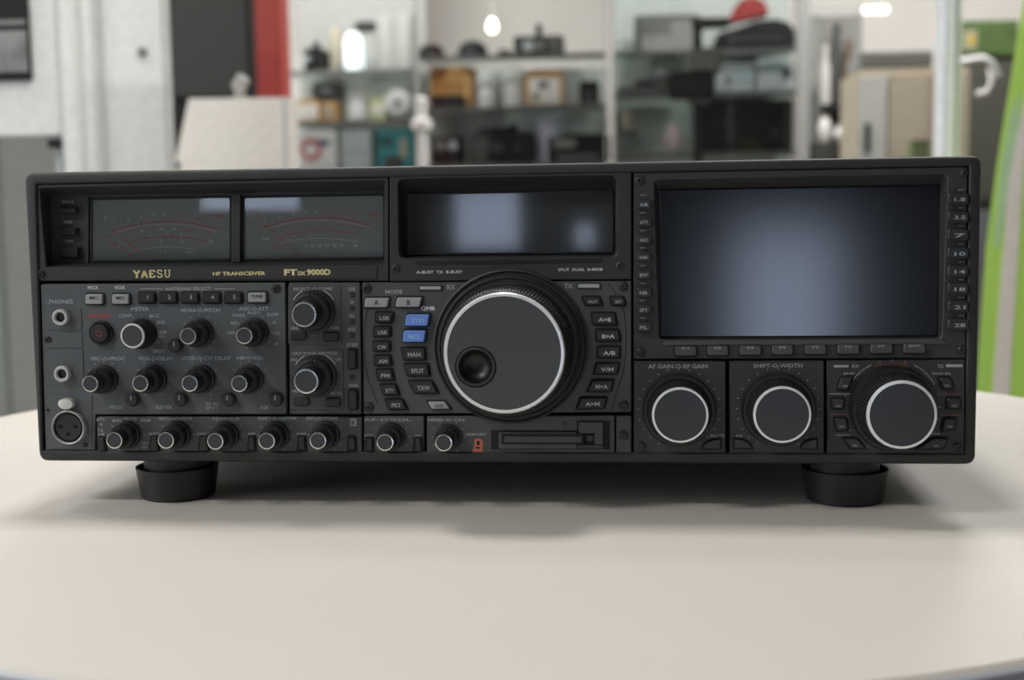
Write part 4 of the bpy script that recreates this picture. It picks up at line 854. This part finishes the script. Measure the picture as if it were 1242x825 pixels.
z0 = zof(30, 165, Yg); z1 = zof(30, -60, Yg); x0 = at(-70, 100, Yg).x-org.x; x1 = at(72, 130, Yg).x-org.x
box('panel', (x0, 0, z0), (x1, .012, z1), c_white, t, .002)
fx = at(38, 60, Yg).x-org.x; box('picture_frame', (x0+.01, -.008, zof(20, 98, Yg)), (fx, -.0002, zof(20, -40, Yg)), c_black, t, .001)
box('picture', (x0+.02, -.0095, zof(20, 88, Yg)), (fx-.003, -.0081, zof(20, 38, Yg)), mat('grey_photo', (128, 130, 128), .5, var=.35, scale=30), t)
box('picture', (x0+.02, -.0095, zof(20, 31, Yg)), (fx-.003, -.0081, zof(20, 25, Yg)), c_grey, t)
for x in (x0+.02, x1-.012): box('leg', (x-.005, .0125, 0), (x+.005, .0225, z0+.1), c_silver, t, .001)
box('clip', (x1-.02, -.006, z0-.02), (x1-.002, .0124, z0-.006), c_black, t, .001); box('foot', (x0, -.1, 0), (x0+.03, .13, .012), c_silver, t, .002); box('foot', (x1-.03, -.1, 0), (x1, .13, .012), c_silver, t, .002)
bm_thing_box('grey_partition', 'plain grey partition under the white sign at far left', 'partition', -80, 120, 82, 0, 3.0, .05, mat('partition_grey', (158, 158, 155), .7, var=.08), [('rail', .48, .02, .52, .98, mat('greenish_rail', (140, 150, 144), .6), .01)], ymid=300)
Yc = 2.1
t, wc_, hc_ = bm_thing_box('counter', 'grey counter carrying the dark monitor and the slanted white box', 'counter', 200, 217, 352, 0, Yc, .5, c_grey, [('door', .03, .05, .49, .9, c_pale, .01), ('door', .51, .05, .97, .9, c_pale, .01)])
m_mon = mat('dark_screen', (40, 40, 37), .45)
org = Vector((at(252, 60, Yc+.25).x, Yc+.25, hc_+.0005)); t = thing('monitor', tuple(org), 'large dark monitor on the counter left of the red column', 'monitor')
x0 = at(203, 60, Yc+.25).x-org.x; x1 = at(303, 60, Yc+.25).x-org.x; z0 = zof(252, 120, Yc+.25)-org.z; z1 = zof(252, -25, Yc+.25)-org.z
box('casing', (x0, 0, z0), (x1, .04, z1), c_black, t, .004); box('screen', (x0+.006, -.002, z0+.008), (x1-.006, .0005, z1-.01), m_mon, t)
box('stand', (x0+.002, .01, .012), (x0+.09, .05, z0), c_black, t, .004); box('stand_base', (x0-.01, -.08, 0), (x0+.12, .12, .0119), c_black, t, .003)
Yw = Yc+.02; org = Vector((at(280, 200, Yw).x, Yw+.05, hc_+.0005))
t = thing('document_box', tuple(org), 'white box with a slanted left side on the counter', 'box')
def slab2(pts, Y, dp, name, m, parent, yoff=0):
    bm = bmesh.new(); f = [at(a, b, Y) for a, b in pts]; F_ = [bm.verts.new((p.x-org.x, -dp/2+yoff, max(0, p.z-org.z))) for p in f]; G_ = [bm.verts.new((p.x-org.x, dp/2+yoff, max(0, p.z-org.z))) for p in f]; n = len(f)
    bm.faces.new(F_); bm.faces.new(G_)
    for i in range(n): bm.faces.new((F_[i], F_[(i+1) % n], G_[(i+1) % n], G_[i]))
    return tobj(name, bm, m, parent)
slab2([(229, 119.5), (346, 118), (350, 222), (208, 222)], Yw, .1, 'body', c_wcard, t)
slab2([(343, 121), (347, 121), (350, 222), (345, 222)], Yw, .004, 'edge', c_pale, t, -.052)
zq_ = zof(214, 200, Yw)
lathe('latch', (at(214, 200, Yw).x-org.x, zq_-org.z), [(.008, -.0495), (.008, -.058), (.003, -.060)], c_black, t, 16)
Yr = 2.75; org = Vector((at(322, 60, Yr).x, Yr, 0)); t = thing('red_column', tuple(org), 'red column between the dark monitor and the left shelving', 'column')
x0 = at(303, 60, Yr).x-org.x; x1 = at(340, 60, Yr).x-org.x
box('face', (x0+.018, 0, 0), (x1, .1, ZC-.003), c_red, t, .004); box('side', (x0, .02, 0), (x0+.0175, .1, ZC-.003), c_red_shade, t, .002)  # side strip has the column's shade put into its red
org = Vector((at(311, 110, Yc+.3).x, Yc+.12, hc_+.0005)); t = thing('artificial_plant', (org.x, Yc+.17, org.z), 'small pale ornament in front of the red column', 'ornament')
h_ = zof(311, 82, Yc+.17)-org.z; lathe('stem', (0, 0), [(.02, 0), (.02, .01), (.006, .015), (.005, h_*.7)], c_pale, t, 16, 'Z')
random.seed(3)
for k in range(7):
    a = k*2.4; rr2 = .004+.006*(k % 3); z = h_*(.72+.03*k)
    q_ = lathe('petal', (math.cos(a)*rr2, math.sin(a)*rr2), [(.002, z-.012), (.011, z), (.009, z+.008), (.002, z+.014)], c_pale, t, 10, 'Z')
